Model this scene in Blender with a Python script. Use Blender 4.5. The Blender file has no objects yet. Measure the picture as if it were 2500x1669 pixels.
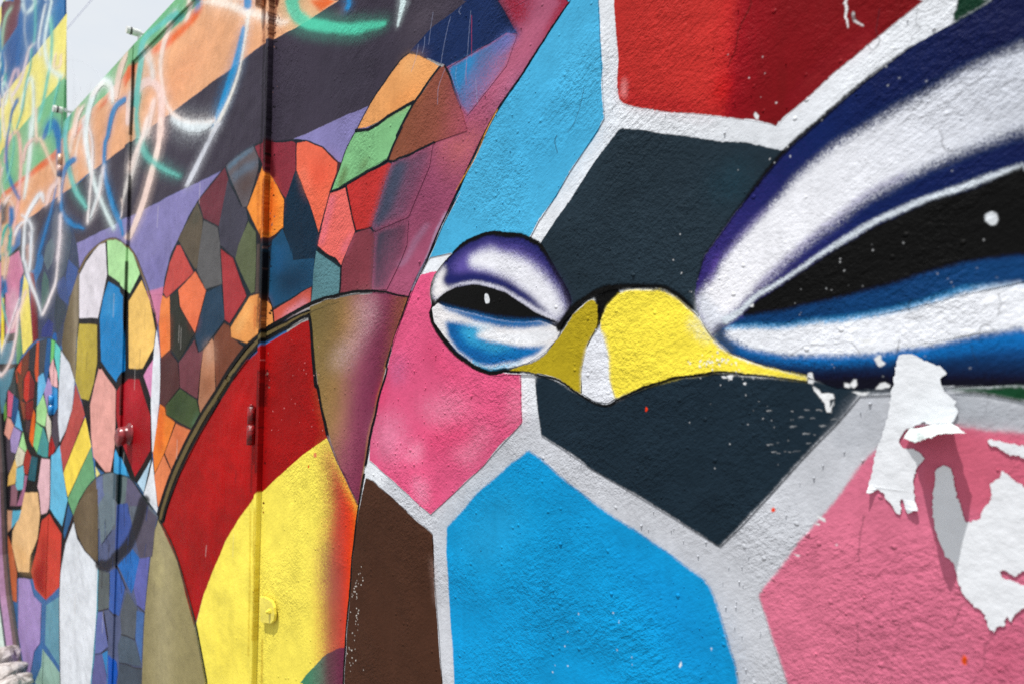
import bpy, bmesh, math, random
import numpy as np
from mathutils import Vector, Matrix
random.seed(7); RNG = np.random.default_rng(7)
SC = bpy.context.scene

# ------------------------------------------------------------------ camera
FPX, CW, CH = 1667.0, 2500.0, 1669.0                # focal length in pixels of a 2500 px frame (24 mm lens)
YAW, PIT, ROL = math.radians(44.51), math.radians(2.077), math.radians(0.729)
CAM = np.array([0.0, -0.649, 1.6])
_a = np.array([-math.cos(YAW), math.sin(YAW), 0]); _r0 = np.array([math.sin(YAW), math.cos(YAW), 0])
CF = _a * math.cos(PIT) + np.array([0, 0, math.sin(PIT)]); _u0 = np.cross(_r0, CF)
CR = _r0 * math.cos(ROL) + _u0 * math.sin(ROL); CU = _u0 * math.cos(ROL) - _r0 * math.sin(ROL)
cd = bpy.data.cameras.new('camera'); cam = bpy.data.objects.new('camera', cd)
SC.collection.objects.link(cam); SC.camera = cam
cam.matrix_world = Matrix(((CR[0], CU[0], -CF[0], CAM[0]), (CR[1], CU[1], -CF[1], CAM[1]), (CR[2], CU[2], -CF[2], CAM[2]), (0, 0, 0, 1)))
cd.sensor_width = 36; cd.lens = FPX / CW * 36; cd.clip_start = 0.02; cd.clip_end = 3000
cd.dof.use_dof = True; cd.dof.focus_distance = 1.0; cd.dof.aperture_fstop = 5

# ------------------------------------------------------------------ sky, sun, exposure
SUN = Vector((0.0, -1.0, 2.75)).normalized()       # towards the sun
W = bpy.data.worlds.new('World'); SC.world = W; W.use_nodes = True
wn, wl = W.node_tree.nodes, W.node_tree.links
wn.clear()
wo = wn.new('ShaderNodeOutputWorld'); b1 = wn.new('ShaderNodeBackground'); b2 = wn.new('ShaderNodeBackground')
mx = wn.new('ShaderNodeMixShader'); sky = wn.new('ShaderNodeTexSky'); sky.sky_type = 'NISHITA'; sky.sun_disc = False
sky.sun_elevation = math.asin(SUN.z); sky.sun_rotation = math.atan2(SUN.x, SUN.y)
wl.new(sky.outputs[0], b1.inputs[0]); b1.inputs[1].default_value = 0.10
tc = wn.new('ShaderNodeTexCoord'); mp = wn.new('ShaderNodeMapping'); nz = wn.new('ShaderNodeTexNoise')
mp.inputs['Scale'].default_value = (1.2, 1.2, 3.0)
nz.inputs['Scale'].default_value = 1.6; nz.inputs['Detail'].default_value = 6; nz.inputs['Roughness'].default_value = 0.6
wl.new(tc.outputs['Generated'], mp.inputs[0]); wl.new(mp.outputs[0], nz.inputs['Vector'])
cr = wn.new('ShaderNodeValToRGB'); cr.color_ramp.elements[0].position = 0.10; cr.color_ramp.elements[0].color = (.25, .25, .25, 1)
cr.color_ramp.elements[1].position = 0.34; cr.color_ramp.elements[1].color = (1, 1, 1, 1)
wl.new(nz.outputs['Fac'], cr.inputs[0]); wl.new(cr.outputs[0], mx.inputs[0])
cr2 = wn.new('ShaderNodeValToRGB'); cr2.color_ramp.elements[0].position = 0.35; cr2.color_ramp.elements[0].color = (.83, .90, .99, 1)
cr2.color_ramp.elements[1].position = 0.62; cr2.color_ramp.elements[1].color = (.93, .965, 1, 1)
wl.new(nz.outputs['Fac'], cr2.inputs[0]); wl.new(cr2.outputs[0], b2.inputs[0]); b2.inputs[1].default_value = 0.64
wl.new(b1.outputs[0], mx.inputs[1]); wl.new(b2.outputs[0], mx.inputs[2]); wl.new(mx.outputs[0], wo.inputs[0])
sd = bpy.data.lights.new('sun', 'SUN'); sd.energy = 3.8; sd.angle = math.radians(0.53); sd.color = (1, .975, .935)
so = bpy.data.objects.new('sun', sd); SC.collection.objects.link(so)
so.rotation_euler = SUN.to_track_quat('Z', 'Y').to_euler()
so.location = (-2, -4, 9)
SC.view_settings.view_transform = 'Standard'; SC.view_settings.look = 'None'; SC.view_settings.gamma = 1
SC.view_settings.exposure = 0.48; SC.view_settings.use_curve_mapping = False
SC.render.engine = 'CYCLES'; SC.cycles.use_denoising = False

# ------------------------------------------------------------------ photo-plane helpers
def ray(px, py):
    x = (px - CW / 2) / FPX; y = -(py - CH / 2) / FPX
    return CF + CR * x + CU * y
def wall(px, py, y=0.0):
    """point of the wall plane (y = const) seen at a photo position -> (x, z)"""
    d = ray(px, py); t = (y - CAM[1]) / d[1]
    p = CAM + d * t
    return p[0], p[2]
def at(px, py, y=0.0):
    x, z = wall(px, py, y); return Vector((x, y, z))

TILES = {'A1': (0, 0, 4.694), 'A2': (0, 300, 4.694), 'A3': (0, 600, 4.694), 'A4': (0, 900, 4.694), 'A5': (0, 1200, 3.344),
 'B1': (350, 0, 4.694), 'B2': (350, 300, 4.694), 'B3': (350, 600, 4.694), 'B4': (350, 900, 4.694), 'B5': (350, 1200, 4.694), 'B6': (450, 1335, 4.694),
 'C1': (800, 0, 4.694), 'C2': (700, 300, 4.694), 'C3': (700, 600, 4.694), 'C4': (700, 900, 4.694), 'C5': (1000, 500, 4.694), 'C6': (1000, 700, 4.694),
 'D1': (1100, 0, 2.936), 'D2': (1700, 0, 2.936), 'D3': (1700, 450, 2.936), 'D4': (1300, 600, 2.936), 'D5': (800, 1135, 2.936), 'D6': (1400, 1135, 2.936),
 'D7': (2000, 840, 4.694), 'D8': (1900, 1135, 2.937), 'P': (0, 0, 1.0)}
def T(s):
    """sketch notation: 'D3 60,780 110,720' -> photo positions; '*' marks a corner kept sharp when smoothed"""
    pts, cor, t = [], [], TILES['P']
    for tok in s.split():
        if tok in TILES: t = TILES[tok]; continue
        c = tok.endswith('*'); tok = tok.rstrip('*')
        a, b = tok.split(',')
        pts.append((t[0] + float(a) / t[2], t[1] + float(b) / t[2])); cor.append(c)
    return pts, cor
def last_scale(s):
    k = 1.0
    for tok in s.split():
        if tok in TILES: k = TILES[tok][2]
    return k
def catmull(p, closed, n=5):
    p = np.array(p, float); m = len(p)
    if m < 3: return p
    out = []
    rng = range(m) if closed else range(m - 1)
    for i in rng:
        if closed: a, b, c, d = p[i - 1], p[i], p[(i + 1) % m], p[(i + 2) % m]
        else: a, b, c, d = p[max(i - 1, 0)], p[i], p[i + 1], p[min(i + 2, m - 1)]
        for k in range(n):
            t = k / n
            out.append(0.5 * (2 * b + (c - a) * t + (2 * a - 5 * b + 4 * c - d) * t * t + (3 * b - a - 3 * c + d) * t ** 3))
    if not closed: out.append(p[-1])
    return np.array(out)
def outline(s, smooth):
    pts, cor = T(s)
    if not smooth: return np.array(pts)
    if not any(cor): return catmull(pts, True)
    k = cor.index(True); pts = pts[k:] + pts[:k] + [pts[k]]; cor = cor[k:] + cor[:k] + [True]
    out, run = [], [pts[0]]
    for p, c in zip(pts[1:], cor[1:]):
        run.append(p)
        if c:
            q = catmull(run, False); out.extend(q[:-1]); run = [p]
    return np.array(out)
def lin(c):
    c = np.array(c, float) / 255.0
    c = np.where(c <= 0.04045, c / 12.92, ((c + 0.055) / 1.055) ** 2.4)
    return np.maximum(c - 0.006, 0.35 * c)             # bare pigment, without the sheen of the paint film

# ------------------------------------------------------------------ mural painter: a paint map in wall metres
KA = 0.86                                             # white paint of the photo -> albedo about 0.7
class Canvas:
    def __init__(s, name, x0, x1, z0, z1, res):
        s.name, s.x0, s.x1, s.z0, s.z1, s.res = name, x0, x1, z0, z1, res
        s.w = int((x1 - x0) / res); s.h = int((z1 - z0) / res)
        s.img = np.zeros((s.h, s.w, 3), np.float32) + 0.3
        s.grain = np.random.default_rng(3).standard_normal((s.h, s.w)).astype(np.float32)
    def to(s, P):                                     # photo px -> canvas px
        out = np.empty((len(P), 2))
        for i, (a, b) in enumerate(P):
            x, z = wall(max(a, -45), b); out[i] = ((x - s.x0) / s.res, (z - s.z0) / s.res)
        return out
    def box(s, C, m):
        a = np.floor(C.min(0)).astype(int) - m; b = np.ceil(C.max(0)).astype(int) + m + 1
        a = np.maximum(a, 0); b = np.minimum(b, [s.w, s.h])
        return a, b
    def raster(s, polys, a, b):
        SS = 3; w = b[0] - a[0]; h = (b[1] - a[1])
        acc = np.zeros((h * SS) * (w + 2), np.float32)
        idx, val = [], []
        for C in polys:
            n = len(C)
            P = (C - a); P = P.copy(); P[:, 1] *= SS
            Q = np.roll(P, -1, 0)
            for (xa, ya), (xb, yb) in zip(P, Q):
                if ya == yb: continue
                sg = 1.0
                if ya > yb: xa, ya, xb, yb, sg = xb, yb, xa, ya, -1.0
                r0 = max(int(math.ceil(ya - 0.5)), 0); r1 = min(int(math.ceil(yb - 0.5)), h * SS)
                if r1 <= r0: continue
                r = np.arange(r0, r1); x = xa + (r + 0.5 - ya) * (xb - xa) / (yb - ya)
                x = np.clip(x, 0, w); i = np.floor(x).astype(np.int64); f = (x - i)
                base = r * (w + 2) + i
                idx.append(base); val.append(sg * (1 - f)); idx.append(base + 1); val.append(sg * f)
        if not idx: return np.zeros((h, w), np.float32)
        acc = np.bincount(np.concatenate(idx), np.concatenate(val), minlength=acc.size)[:acc.size].reshape(h * SS, w + 2)
        m = np.minimum(np.abs(np.cumsum(acc, 1)[:, :w]), 1.0)
        return m.reshape(h, SS, w).mean(1).astype(np.float32)
    def blur(s, m, rx, ry):
        for ax, r in ((1, rx), (0, ry)):
            r = int(round(r))
            if r < 1: continue
            for _ in range(3):
                pad = [(0, 0), (0, 0)]; pad[ax] = (r + 1, r)
                c = np.cumsum(np.pad(m, pad, mode='edge'), ax, dtype=np.float64)
                m = ((c[:, 2 * r + 1:] - c[:, :-2 * r - 1]) if ax else (c[2 * r + 1:] - c[:-2 * r - 1])) / (2 * r + 1)
        return m.astype(np.float32)
    def soft_px(s, P, soft):
        cx, cy = P.mean(0); cx = min(max(cx, 0), 2500); cy = min(max(cy, 0), 1669)
        x, z = wall(cx, cy); xa, _ = wall(cx + 5, cy); _, zb = wall(cx, cy + 5)
        return abs(xa - x) / 5 * soft / s.res, abs(zb - z) / 5 * soft / s.res
    def imgxy(s, a, b):
        x = s.x0 + (np.arange(a[0], b[0]) + .5) * s.res; z = s.z0 + (np.arange(a[1], b[1]) + .5) * s.res
        dx = x[None, :] - CAM[0]; dy = -CAM[1]; dz = z[:, None] - CAM[2]
        d = dx * CF[0] + dy * CF[1] + dz * CF[2]
        ix = CW / 2 + FPX * (dx * CR[0] + dy * CR[1] + dz * CR[2]) / d
        iy = CH / 2 - FPX * (dx * CU[0] + dy * CU[1] + dz * CU[2]) / d
        return ix, iy
    def paint(s, polys, P, col, soft=0, grad=None, alpha=1.0, speck=0.35, fade=None):
        C = np.concatenate(polys)
        rx = ry = 0
        if soft: rx, ry = s.soft_px(P, soft); rx, ry = min(rx * .55, 120), min(ry * .55, 120)
        a, b = s.box(C, int(2 + 3 * max(rx, ry)))
        if b[0] - a[0] < 1 or b[1] - a[1] < 1: return
        m = s.raster(polys, a, b)
        if soft:
            m = s.blur(m, rx, ry)
            g = s.grain[a[1]:b[1], a[0]:b[0]]
            m = np.clip(m + speck * g * 4 * m * (1 - m) * .6, 0, 1)
        if fade is not None:                          # (p0, p1): opacity falls from 1 to 0 along the line
            ix, iy = s.imgxy(a, b); (x0, y0), (x1, y1) = T(fade)[0]; L = (x1 - x0) ** 2 + (y1 - y0) ** 2
            t = np.clip(((ix - x0) * (x1 - x0) + (iy - y0) * (y1 - y0)) / L, 0, 1)
            t = np.clip(t + .22 * s.grain[a[1]:b[1], a[0]:b[0]] * np.sqrt(np.clip(t * (1 - t), 0, 1)) * 1.6, 0, 1)
            m = m * (1 - t)
        m = (m * alpha)[:, :, None]
        if grad is None: c = (lin(col) * KA).astype(np.float32)
        else:
            ix, iy = s.imgxy(a, b); (x0, y0), (x1, y1) = T(grad[0])[0]; L = (x1 - x0) ** 2 + (y1 - y0) ** 2
            t = ((ix - x0) * (x1 - x0) + (iy - y0) * (y1 - y0)) / L
            t = t + 0.06 * s.grain[a[1]:b[1], a[0]:b[0]]
            st = grad[1]; ts = [q[0] for q in st]; cs = np.array([lin(q[1]) for q in st])
            c = np.stack([np.interp(t, ts, cs[:, k]) for k in range(3)], 2).astype(np.float32) * KA
        v = s.img[a[1]:b[1], a[0]:b[0]]
        v += m * (c - v)
    def smooth_noise(s, cell, seed, cy=None):
        h, w = s.h, s.w; g = np.random.default_rng(seed); cy = cy or cell
        gh, gw = int(h / cy) + 3, int(w / cell) + 3
        n = g.standard_normal((gh, gw)).astype(np.float32)
        y = np.arange(h) / cy; x = np.arange(w) / cell
        yi, xi = y.astype(int), x.astype(int); fy, fx = (y - yi).astype(np.float32)[:, None], (x - xi).astype(np.float32)[None, :]
        fy = fy * fy * (3 - 2 * fy); fx = fx * fx * (3 - 2 * fx)
        A, B = n[yi][:, xi], n[yi][:, xi + 1]; Cc, D = n[yi + 1][:, xi], n[yi + 1][:, xi + 1]
        return (A * (1 - fx) + B * fx) * (1 - fy) + (Cc * (1 - fx) + D * fx) * fy
    def finish(s, wob):
        # uneven hand: edges wander a little, colour goes on thinner and thicker
        dx = s.smooth_noise(46, 1) * wob + s.smooth_noise(4, 2) * wob * .3; dy = s.smooth_noise(46, 3) * wob + s.smooth_noise(4, 4) * wob * .3
        yy, xx = np.mgrid[0:s.h, 0:s.w]
        X = np.clip(xx + dx, 0, s.w - 1.01); Y = np.clip(yy + dy, 0, s.h - 1.01)
        xi, yi = X.astype(int), Y.astype(int); fx, fy = (X - xi)[..., None].astype(np.float32), (Y - yi)[..., None].astype(np.float32)
        I = s.img
        I = (I[yi, xi] * (1 - fx) + I[yi, xi + 1] * fx) * (1 - fy) + (I[yi + 1, xi] * (1 - fx) + I[yi + 1, xi + 1] * fx) * fy
        v = 1 + .04 * s.smooth_noise(150, 5) + .035 * s.smooth_noise(40, 6) + .022 * s.smooth_noise(9, 7) + .022 * s.grain + .02 * s.smooth_noise(11, 8, 90) * s.smooth_noise(60, 9) + .014 * s.smooth_noise(5, 10, 40)
        s.img = np.clip(I * v[..., None], 0.004, .9)
        im = bpy.data.images.new(s.name, s.w, s.h, alpha=False, float_buffer=True)
        im.colorspace_settings.name = 'Linear Rec.709'
        buf = np.ones((s.h, s.w, 4), np.float32); buf[..., :3] = s.img
        im.pixels.foreach_set(buf.ravel()); im.update()
        return im

X_SEAM = wall(669, 64)[0]                             # where the steel frame meets the plaster
CL = Canvas('mural_left', wall(-45, 800)[0], X_SEAM + .06, -.12, wall(0, -20)[1] + .15, .0017)
CRT = Canvas('mural_right', X_SEAM - .10, wall(2620, 800)[0] + .06, wall(664, 1700)[1] - .05, wall(664, -30)[1] + .05, .0007)
SHEETS = []                                           # (part name, label, photo outline)
def paint_all(polysP, P, **k):
    for c in (CL, CRT):
        c.paint([c.to(q) for q in polysP], P, **k)
def fill(name, col, s, soft=0, sm=0, grad=None, ol=None, alpha=1.0, fade=None, label=None, speck=.35):
    P = outline(s, sm)
    paint_all([P], P, col=col, soft=soft, grad=grad, alpha=alpha, fade=fade, speck=speck)
    if ol: line(None, ol[0], s, ol[1], sm=sm, closed=True)
    if name: SHEETS.append((name, label, P))
def line(name, col, s, w, sm=1, closed=False, soft=0, taper=None, alpha=1.0, fade=None, label=None, speck=.35):
    """brush or spray line; w in the pixels of its last tile; taper = widths at both ends (factors)"""
    P0 = np.array(T(s)[0]); w = w / last_scale(s)
    P = outline(s, sm) if closed else (catmull(P0, False) if sm else P0)
    if closed: P = np.vstack([P, P[:1]])
    n = len(P); d = np.gradient(P, axis=0); d /= (np.linalg.norm(d, axis=1, keepdims=True) + 1e-9)
    nr = np.stack([-d[:, 1], d[:, 0]], 1)
    k = np.ones(n)
    if taper: k = np.interp(np.linspace(0, 1, n), np.linspace(0, 1, len(taper)), taper)
    hw = (w / 2 * k)[:, None]
    Lp, Rp = P + nr * hw, P - nr * hw
    quads = []
    for i in range(n - 1):
        quads.append(np.array([Lp[i], Lp[i + 1], Rp[i + 1], Rp[i]]))
    ang = np.linspace(0, 2 * np.pi, 10)[:-1]
    for i in range(0, n, 2 if n > 12 else 1):
        quads.append(P[i] + hw[i] * np.stack([np.cos(ang), np.sin(ang)], 1))
    for c in (CL, CRT):
        Q = []
        for q in quads:
            q = c.to(q)
            ar = np.sum(q[:, 0] * np.roll(q[:, 1], -1) - np.roll(q[:, 0], -1) * q[:, 1])
            Q.append(q if ar > 0 else q[::-1])
        c.paint(Q, P, col, soft=soft, alpha=alpha, fade=fade, speck=speck)
    if name: SHEETS.append((name, label, np.vstack([Lp, Rp[::-1]])))
def dots(col, pts, r):
    for (x, y) in pts:
        k = random.uniform(.6, 1.4) * r; ang = np.linspace(0, 6.283, 8)[:-1]
        P = np.array([(x + k * math.cos(t) * random.uniform(.6, 1.1), y + k * math.sin(t) * random.uniform(.7, 1.5)) for t in ang])
        paint_all([P], P, col=col)
# ================================================================== the mural, back to front
DK = (28, 33, 38); BLK = (14, 17, 21); WH = (222, 226, 232)
# ---- far wall and gate: broad bands
fill(None, (60, 106, 160), 'P -60,-60 700,-60 700,1800 -60,1800')
fill('painted_stripe', (104, 44, 56), 'A1 -300,-300 255,-100 235,110 205,300 110,440 20,560 -300,700', soft=3)
fill(None, (25, 20, 28), 'A1 -300,-300 60,-100 40,60 10,160 -300,300', soft=6)
fill('painted_stripe', (52, 104, 160), 'A1 250,-100 740,-100 740,190 610,340 215,860 -300,1420 -300,620 30,560 120,430 205,300 240,110', alpha=1)
fill(None, (35, 110, 172), 'A1 560,60 740,-60 740,185 600,340 380,560 420,420 560,330', soft=10)
fill(None, (28, 78, 140), 'A1 60,560 190,330 240,330 215,700 60,860 20,760', soft=8)
fill('painted_stripe', (240, 228, 122), 'P 170,24 -60,305 -60,424 170,181')
fill('painted_stripe', (116, 184, 128), 'P 166,323 467,28 520,-24 430,-30 150,300')                   # green edge of the gate
fill('painted_stripe', (118, 186, 132), 'P 178,165 160,300 153,352 -60,528 -60,424 100,255')
fill(None, (232, 168, 122), 'P 153,352 -60,528 -60,630 72,532 136,485 180,457 153,400')
fill('painted_stripe', (233, 172, 128), 'P 150,340 166,323 467,28 520,-24 860,-60 834,-2 729,64 640,111 431,268 262,392 120,497')
fill(None, (228, 108, 52), 'A2 -60,880 640,320 640,420 250,690 -60,930', soft=4)
fill(None, (228, 106, 50), 'A1 780,1568 1070,1330 1220,1130 1250,1100 1240,1170 1040,1340 960,1480 860,1568', soft=5)
fill(None, (231, 104, 46), 'A1 1400,900 1460,790 1590,710 1540,900 1440,1000', soft=5)
fill(None, (233, 106, 48), 'B1 0,600 120,560 330,390 500,230 570,130 700,60 620,230 440,400 270,560 120,640', soft=8)
fill(None, (222, 112, 62), 'B1 230,1250 250,950 500,700 750,500 700,640 420,900 360,1230', soft=60, alpha=.55)
fill(None, (224, 104, 52), 'B1 1900,30 2250,-30 2100,90 2030,140', soft=4)
fill('painted_stripe', (62, 56, 69), 'P -60,640 72,532 185,453.5 262,392 431,268 584,153.5 640,111 729,64 832,0 900,-60 1400,-60 1100,100 898,260 800,303 531,422.5 350,513 185,596 -60,735')
fill('painted_stripe', (132, 126, 178), 'P 150,611 185,596 350,513 531,422.5 800,303 905,256 905,420 790,480 440,720 360,720 170,760')
fill(None, (208, 126, 160), 'A3 1650,530 1715,515 1870,478 1880,480 1800,980 1700,700')
fill(None, (118, 112, 168), 'B3 0,200 220,90 250,380 220,470 60,510', soft=14, alpha=.6)
# orange corner above and grey shading on the dark band
fill(None, (92, 84, 94), 'C1 60,160 240,0 300,0 180,170', soft=8, alpha=.7)
fill(None, (58, 54, 66), 'C1 0,560 700,500 760,900 420,1180 0,1380', soft=60, alpha=.5)
fill(None, (92, 84, 92), 'C1 900,0 1500,0 1200,250 1000,480 900,520', soft=50, alpha=.45)

# ---- dark feather on the far leaf and its facets
fill('painted_feather', (58, 68, 92), 'A3 650,-470 500,-250 400,0 400,250 430,500 440,1080 560,1050 700,1150 740,900 820,560 915,270 890,0 850,-150 760,-350', sm=0)
for c, s in (((55, 108, 162), '480,90 500,160 480,270 415,420 400,260'), ((92, 110, 120), '590,-90 640,0 600,200 545,290 500,160 530,0'),
             ((72, 104, 100), '510,280 560,400 570,560 510,680 470,760 480,420'), ((60, 80, 130), '640,440 740,350 790,480 790,690 690,600'),
             ((62, 86, 142), '790,150 900,270 830,540 790,600 760,350'), ((52, 64, 76), '640,560 740,650 770,750 700,950 660,1000 620,800'),
             ((46, 58, 122), '560,840 610,890 600,1040 470,1050 480,950'), ((30, 95, 165), '620,990 650,1000 660,1090 600,1060'),
             ((84, 94, 112), '650,-440 700,-300 690,-100 640,0 590,-90 600,-300'), ((72, 84, 100), '760,-330 830,-120 800,120 740,330 650,420 660,120'),
             ((50, 62, 96), '415,430 480,420 470,760 510,700 560,840 480,950 450,800 430,600')):
    fill('painted_facet', c, 'A3 ' + s)
fill('painted_facet', (206, 128, 160), 'A3 110,130 220,55 270,300 230,400 190,1000 65,1010 60,600 80,250')
fill(None, (222, 178, 196), 'A3 90,620 140,480 190,520 220,640 210,900 90,800', soft=10, alpha=.7)
fill('painted_facet', (48, 110, 170), 'A2 170,1200 250,1130 230,1400 120,1510 130,1350')
line('painted_line', (34, 38, 42), 'A2 120,1520 235,1425 260,1568', 22, sm=0)
fill('painted_facet', (226, 186, 142), 'A2 -60,1190 80,1165 90,1250 110,1568 80,1750 -60,1760')
fill('painted_facet', (245, 220, 52), 'A3 -60,570 50,600 50,1100 0,1330 -60,1400')
line('painted_line', BLK, 'A3 55,560 58,1090 0,1360', 18, sm=0)
fill('painted_facet', (30, 34, 40), 'A3 60,1010 180,1000 170,1090 55,1110')
fill('painted_facet', (84, 132, 154), 'A3 60,1110 170,1090 185,1500 120,1640 20,1700 -60,1700 -60,1420')
fill('painted_facet', (92, 148, 102), 'A3 225,860 260,1220 190,1400 185,1100')
fill('painted_facet', (243, 226, 112), 'A3 280,330 330,450 375,1100 265,1240 230,780')
fill('painted_facet', (128, 36, 40), 'A3 340,300 385,320 430,600 440,1060 375,1110 350,600', grad=('A3 350,500 430,500', [(0, (150, 60, 70)), (.5, (130, 30, 36)), (1, (90, 26, 34))]))
fill('painted_facet', (168, 120, 104), 'A3 290,0 350,-30 380,120 345,300 300,200', soft=4)

# ---- lower left mosaic ground, black joints
fill(None, (24, 27, 31), 'A4 -250,-60 420,-60 1000,600 1000,2400 -250,2400')
for c, s in (((78, 130, 150), 'A4 -60,60 170,-20 120,200 80,260 60,380 40,500 -60,520'), ((50, 60, 66), 'A4 170,60 190,300 160,300 100,220'),
             ((204, 86, 122), 'A4 95,240 155,290 130,550 85,540'), ((0, 74, 126), 'A4 155,290 215,360 200,540 160,640 130,580'),
             ((96, 176, 220), 'A4 210,460 260,710 170,650 190,560'), ((95, 150, 62), 'A4 70,370 80,540 50,600 45,430'),
             ((226, 158, 142), 'A4 85,550 125,575 160,650 110,810 50,740'), ((166, 146, 198), 'A4 160,655 245,720 215,870 180,970 130,950 120,800'),
             ((166, 220, 150), 'A4 265,720 310,920 295,950 220,880'), ((76, 66, 78), 'A4 80,770 115,820 130,950 170,980 140,1150 95,1190 80,1000'),
             ((216, 210, 186), 'A4 215,880 290,960 265,1090 190,1130 175,1010'), ((166, 52, 46), 'A4 310,910 360,1000 320,1210 280,1190 270,1080'),
             ((232, 186, 102), 'A4 175,1030 200,1140 175,1310 90,1340 100,1220'), ((110, 190, 206), 'A4 270,1100 280,1190 265,1380 180,1390 190,1140'),
             ((166, 106, 138), 'A4 285,1210 320,1220 260,1568 190,1568 270,1350'), ((142, 98, 112), 'A4 130,1330 175,1320 205,1400 190,1568 120,1568'),
             ((36, 92, 106), 'A4 375,920 440,990 405,1285 325,1270 350,1050'),
             ((232, 188, 196), 'A4 475,1020 570,1030 575,1568 A5 405,0 400,130 380,170 335,180 320,0 A4 430,1350'),
             ((104, 186, 222), 'A4 690,870 720,1150 A5 555,70 510,280 410,140 A4 580,1500 590,990'),
             ((182, 78, 72), 'A4 870,170 980,520 730,1180 690,900 760,720 830,450'), ((245, 216, 84), 'A4 985,540 1050,880 780,1470 730,1190'),
             ((106, 162, 116), 'A4 1050,890 1095,1240 A5 690,0 650,60 600,190 555,60'), ((74, 100, 94), 'A4 965,430 1025,440 1045,820 985,520'),
             ((236, 192, 138), 'A5 205,0 310,0 330,180 310,380 250,520 240,655 150,650 100,440 105,320 175,150'), ((92, 176, 206), 'A5 105,150 175,150 160,210 95,300'),
             ((200, 152, 122), 'A5 60,150 100,150 95,290 60,340'), ((192, 100, 60), 'A5 60,340 100,440 140,660 140,900 100,880 60,600'),
             ((202, 66, 52), 'A5 345,230 405,180 505,340 490,770 375,880 290,790 255,640 300,480'), ((162, 138, 194), 'A5 155,700 245,710 280,850 340,910 330,1230 280,1300 235,1568 210,1500 150,1150'),
             ((98, 152, 172), 'A5 380,920 490,850 490,1420 370,1240'), ((150, 186, 172), 'A5 350,1280 490,1470 500,1700 290,1700 270,1600 340,1420'),
             ((46, 96, 142), 'A5 560,100 595,190 530,380 520,330')):
    fill('painted_facet', c, s)
fill(None, (150, 4, 12), 'A5 375,300 375,860 300,780 265,650 340,560 355,400', soft=9)
fill(None, (220, 170, 110), 'A5 120,400 180,470 230,470 240,640 150,640', soft=14, alpha=.7)

# ---- small mosaic feather with the thick black rim
fill('painted_feather', (26, 29, 33), 'A3 560,1050 410,1110 250,1285 180,1430 A4 180,0 210,250 260,650 310,900 370,1000 540,1022 560,1010 640,950 690,850 760,700 830,450 865,130 A3 870,1540 810,1360 720,1200 640,1090', sm=0)
for c, s in (((206, 70, 40), 'A3 185,1430 255,1290 235,1568 195,1568'), ((108, 52, 36), 'A3 260,1280 340,1180 330,1400 240,1568'), ((40, 45, 54), 'A3 345,1180 420,1110 390,1440 330,1390'),
             ((206, 82, 40), 'A3 425,1100 450,1090 445,1500 A4 440,150 415,130 400,20 A3 410,1300'), ((60, 68, 78), 'A3 455,1090 540,1060 520,1350 500,1440 450,1490'),
             ((0, 86, 142), 'A3 545,1060 590,1065 580,1350 540,1568 A4 535,190 A3 512,1470 510,1440'), ((110, 196, 110), 'A3 595,1070 640,1095 620,1270 580,1350'),
             ((96, 202, 196), 'A3 640,1095 700,1180 680,1568 655,1400 625,1260'), ((216, 221, 230), 'A3 705,1190 800,1350 865,1540 A4 865,130 830,450 760,700 690,840 670,600 680,200'),
             ((236, 182, 184), 'A3 610,1280 640,1400 A4 660,30 665,210 590,180 570,0 A3 580,1370'), ((192, 46, 36), 'A4 320,20 345,20 340,330 310,380 275,330 280,120'),
             ((100, 56, 36), 'A4 190,0 280,120 260,130 270,330 240,380 215,240'), ((122, 30, 34), 'A4 345,30 400,150 390,330 330,360 340,150'),
             ((126, 26, 30), 'A4 385,350 380,570 320,590 295,560 300,390'), ((66, 46, 56), 'A4 300,590 360,600 345,770 300,710'), ((232, 104, 22), 'A4 390,460 410,520 400,700 380,900 340,800 360,620'),
             ((132, 62, 42), 'A4 235,360 290,380 290,600 270,560'), ((102, 182, 226), 'A4 500,40 535,190 500,280 430,430 440,90'), ((166, 142, 196), 'A4 560,90 600,190 600,300 555,310 550,470 520,330 510,260'),
             ((52, 142, 206), 'A4 600,190 665,220 665,440 620,530 600,500'), ((166, 220, 150), 'A4 500,290 545,470 520,660 420,600 425,440'), ((216, 210, 192), 'A4 545,490 590,600 590,740 565,850 530,660'),
             ((76, 68, 80), 'A4 665,450 680,830 650,930 595,750 595,560 620,530'), ((122, 202, 132), 'A4 415,610 495,670 430,950 385,880'), ((72, 150, 150), 'A4 500,660 560,850 550,1010 490,1000 430,960'),
             ((170, 36, 36), 'A4 595,750 640,900 620,960 560,1000 570,850')):
    fill('painted_facet', c, s)

# ---- tall bullet-shaped feather across the meeting of the two leaves
fill('painted_feather', (22, 26, 28), 'A3 1290,-90 1130,-20 1000,130 915,290 905,800 870,1500 A4 935,340 1040,800 1090,1010 1100,1110 1210,1200 1280,1190 1510,1260 1570,1310 1700,1500 1780,1568 1750,1000 1735,350 A3 1810,950 1780,800 1690,520 1610,280 1520,80 1420,-30')
fill('painted_facet', (112, 99, 74), 'A3 910,300 920,560 910,830 905,890 880,1100 870,1540 810,1360 720,1200 710,1120 740,900 820,560', grad=('A3 740,900 910,900', [(0, (96, 84, 60)), (.55, (118, 104, 78)), (.8, (150, 136, 112)), (1, (112, 100, 76))]))
line('painted_line', (122, 102, 72), 'A3 910,300 1000,130 1130,0 1290,-80 1420,-20 1530,80 1620,290 1700,500 1790,800', 26, taper=(1, 1, 1, .8, .3))
line(None, (40, 34, 28), 'A3 910,280 995,120 1130,-16 1290,-96 1430,-38 1545,80 1640,300 1715,510 1812,930', 7)
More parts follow.
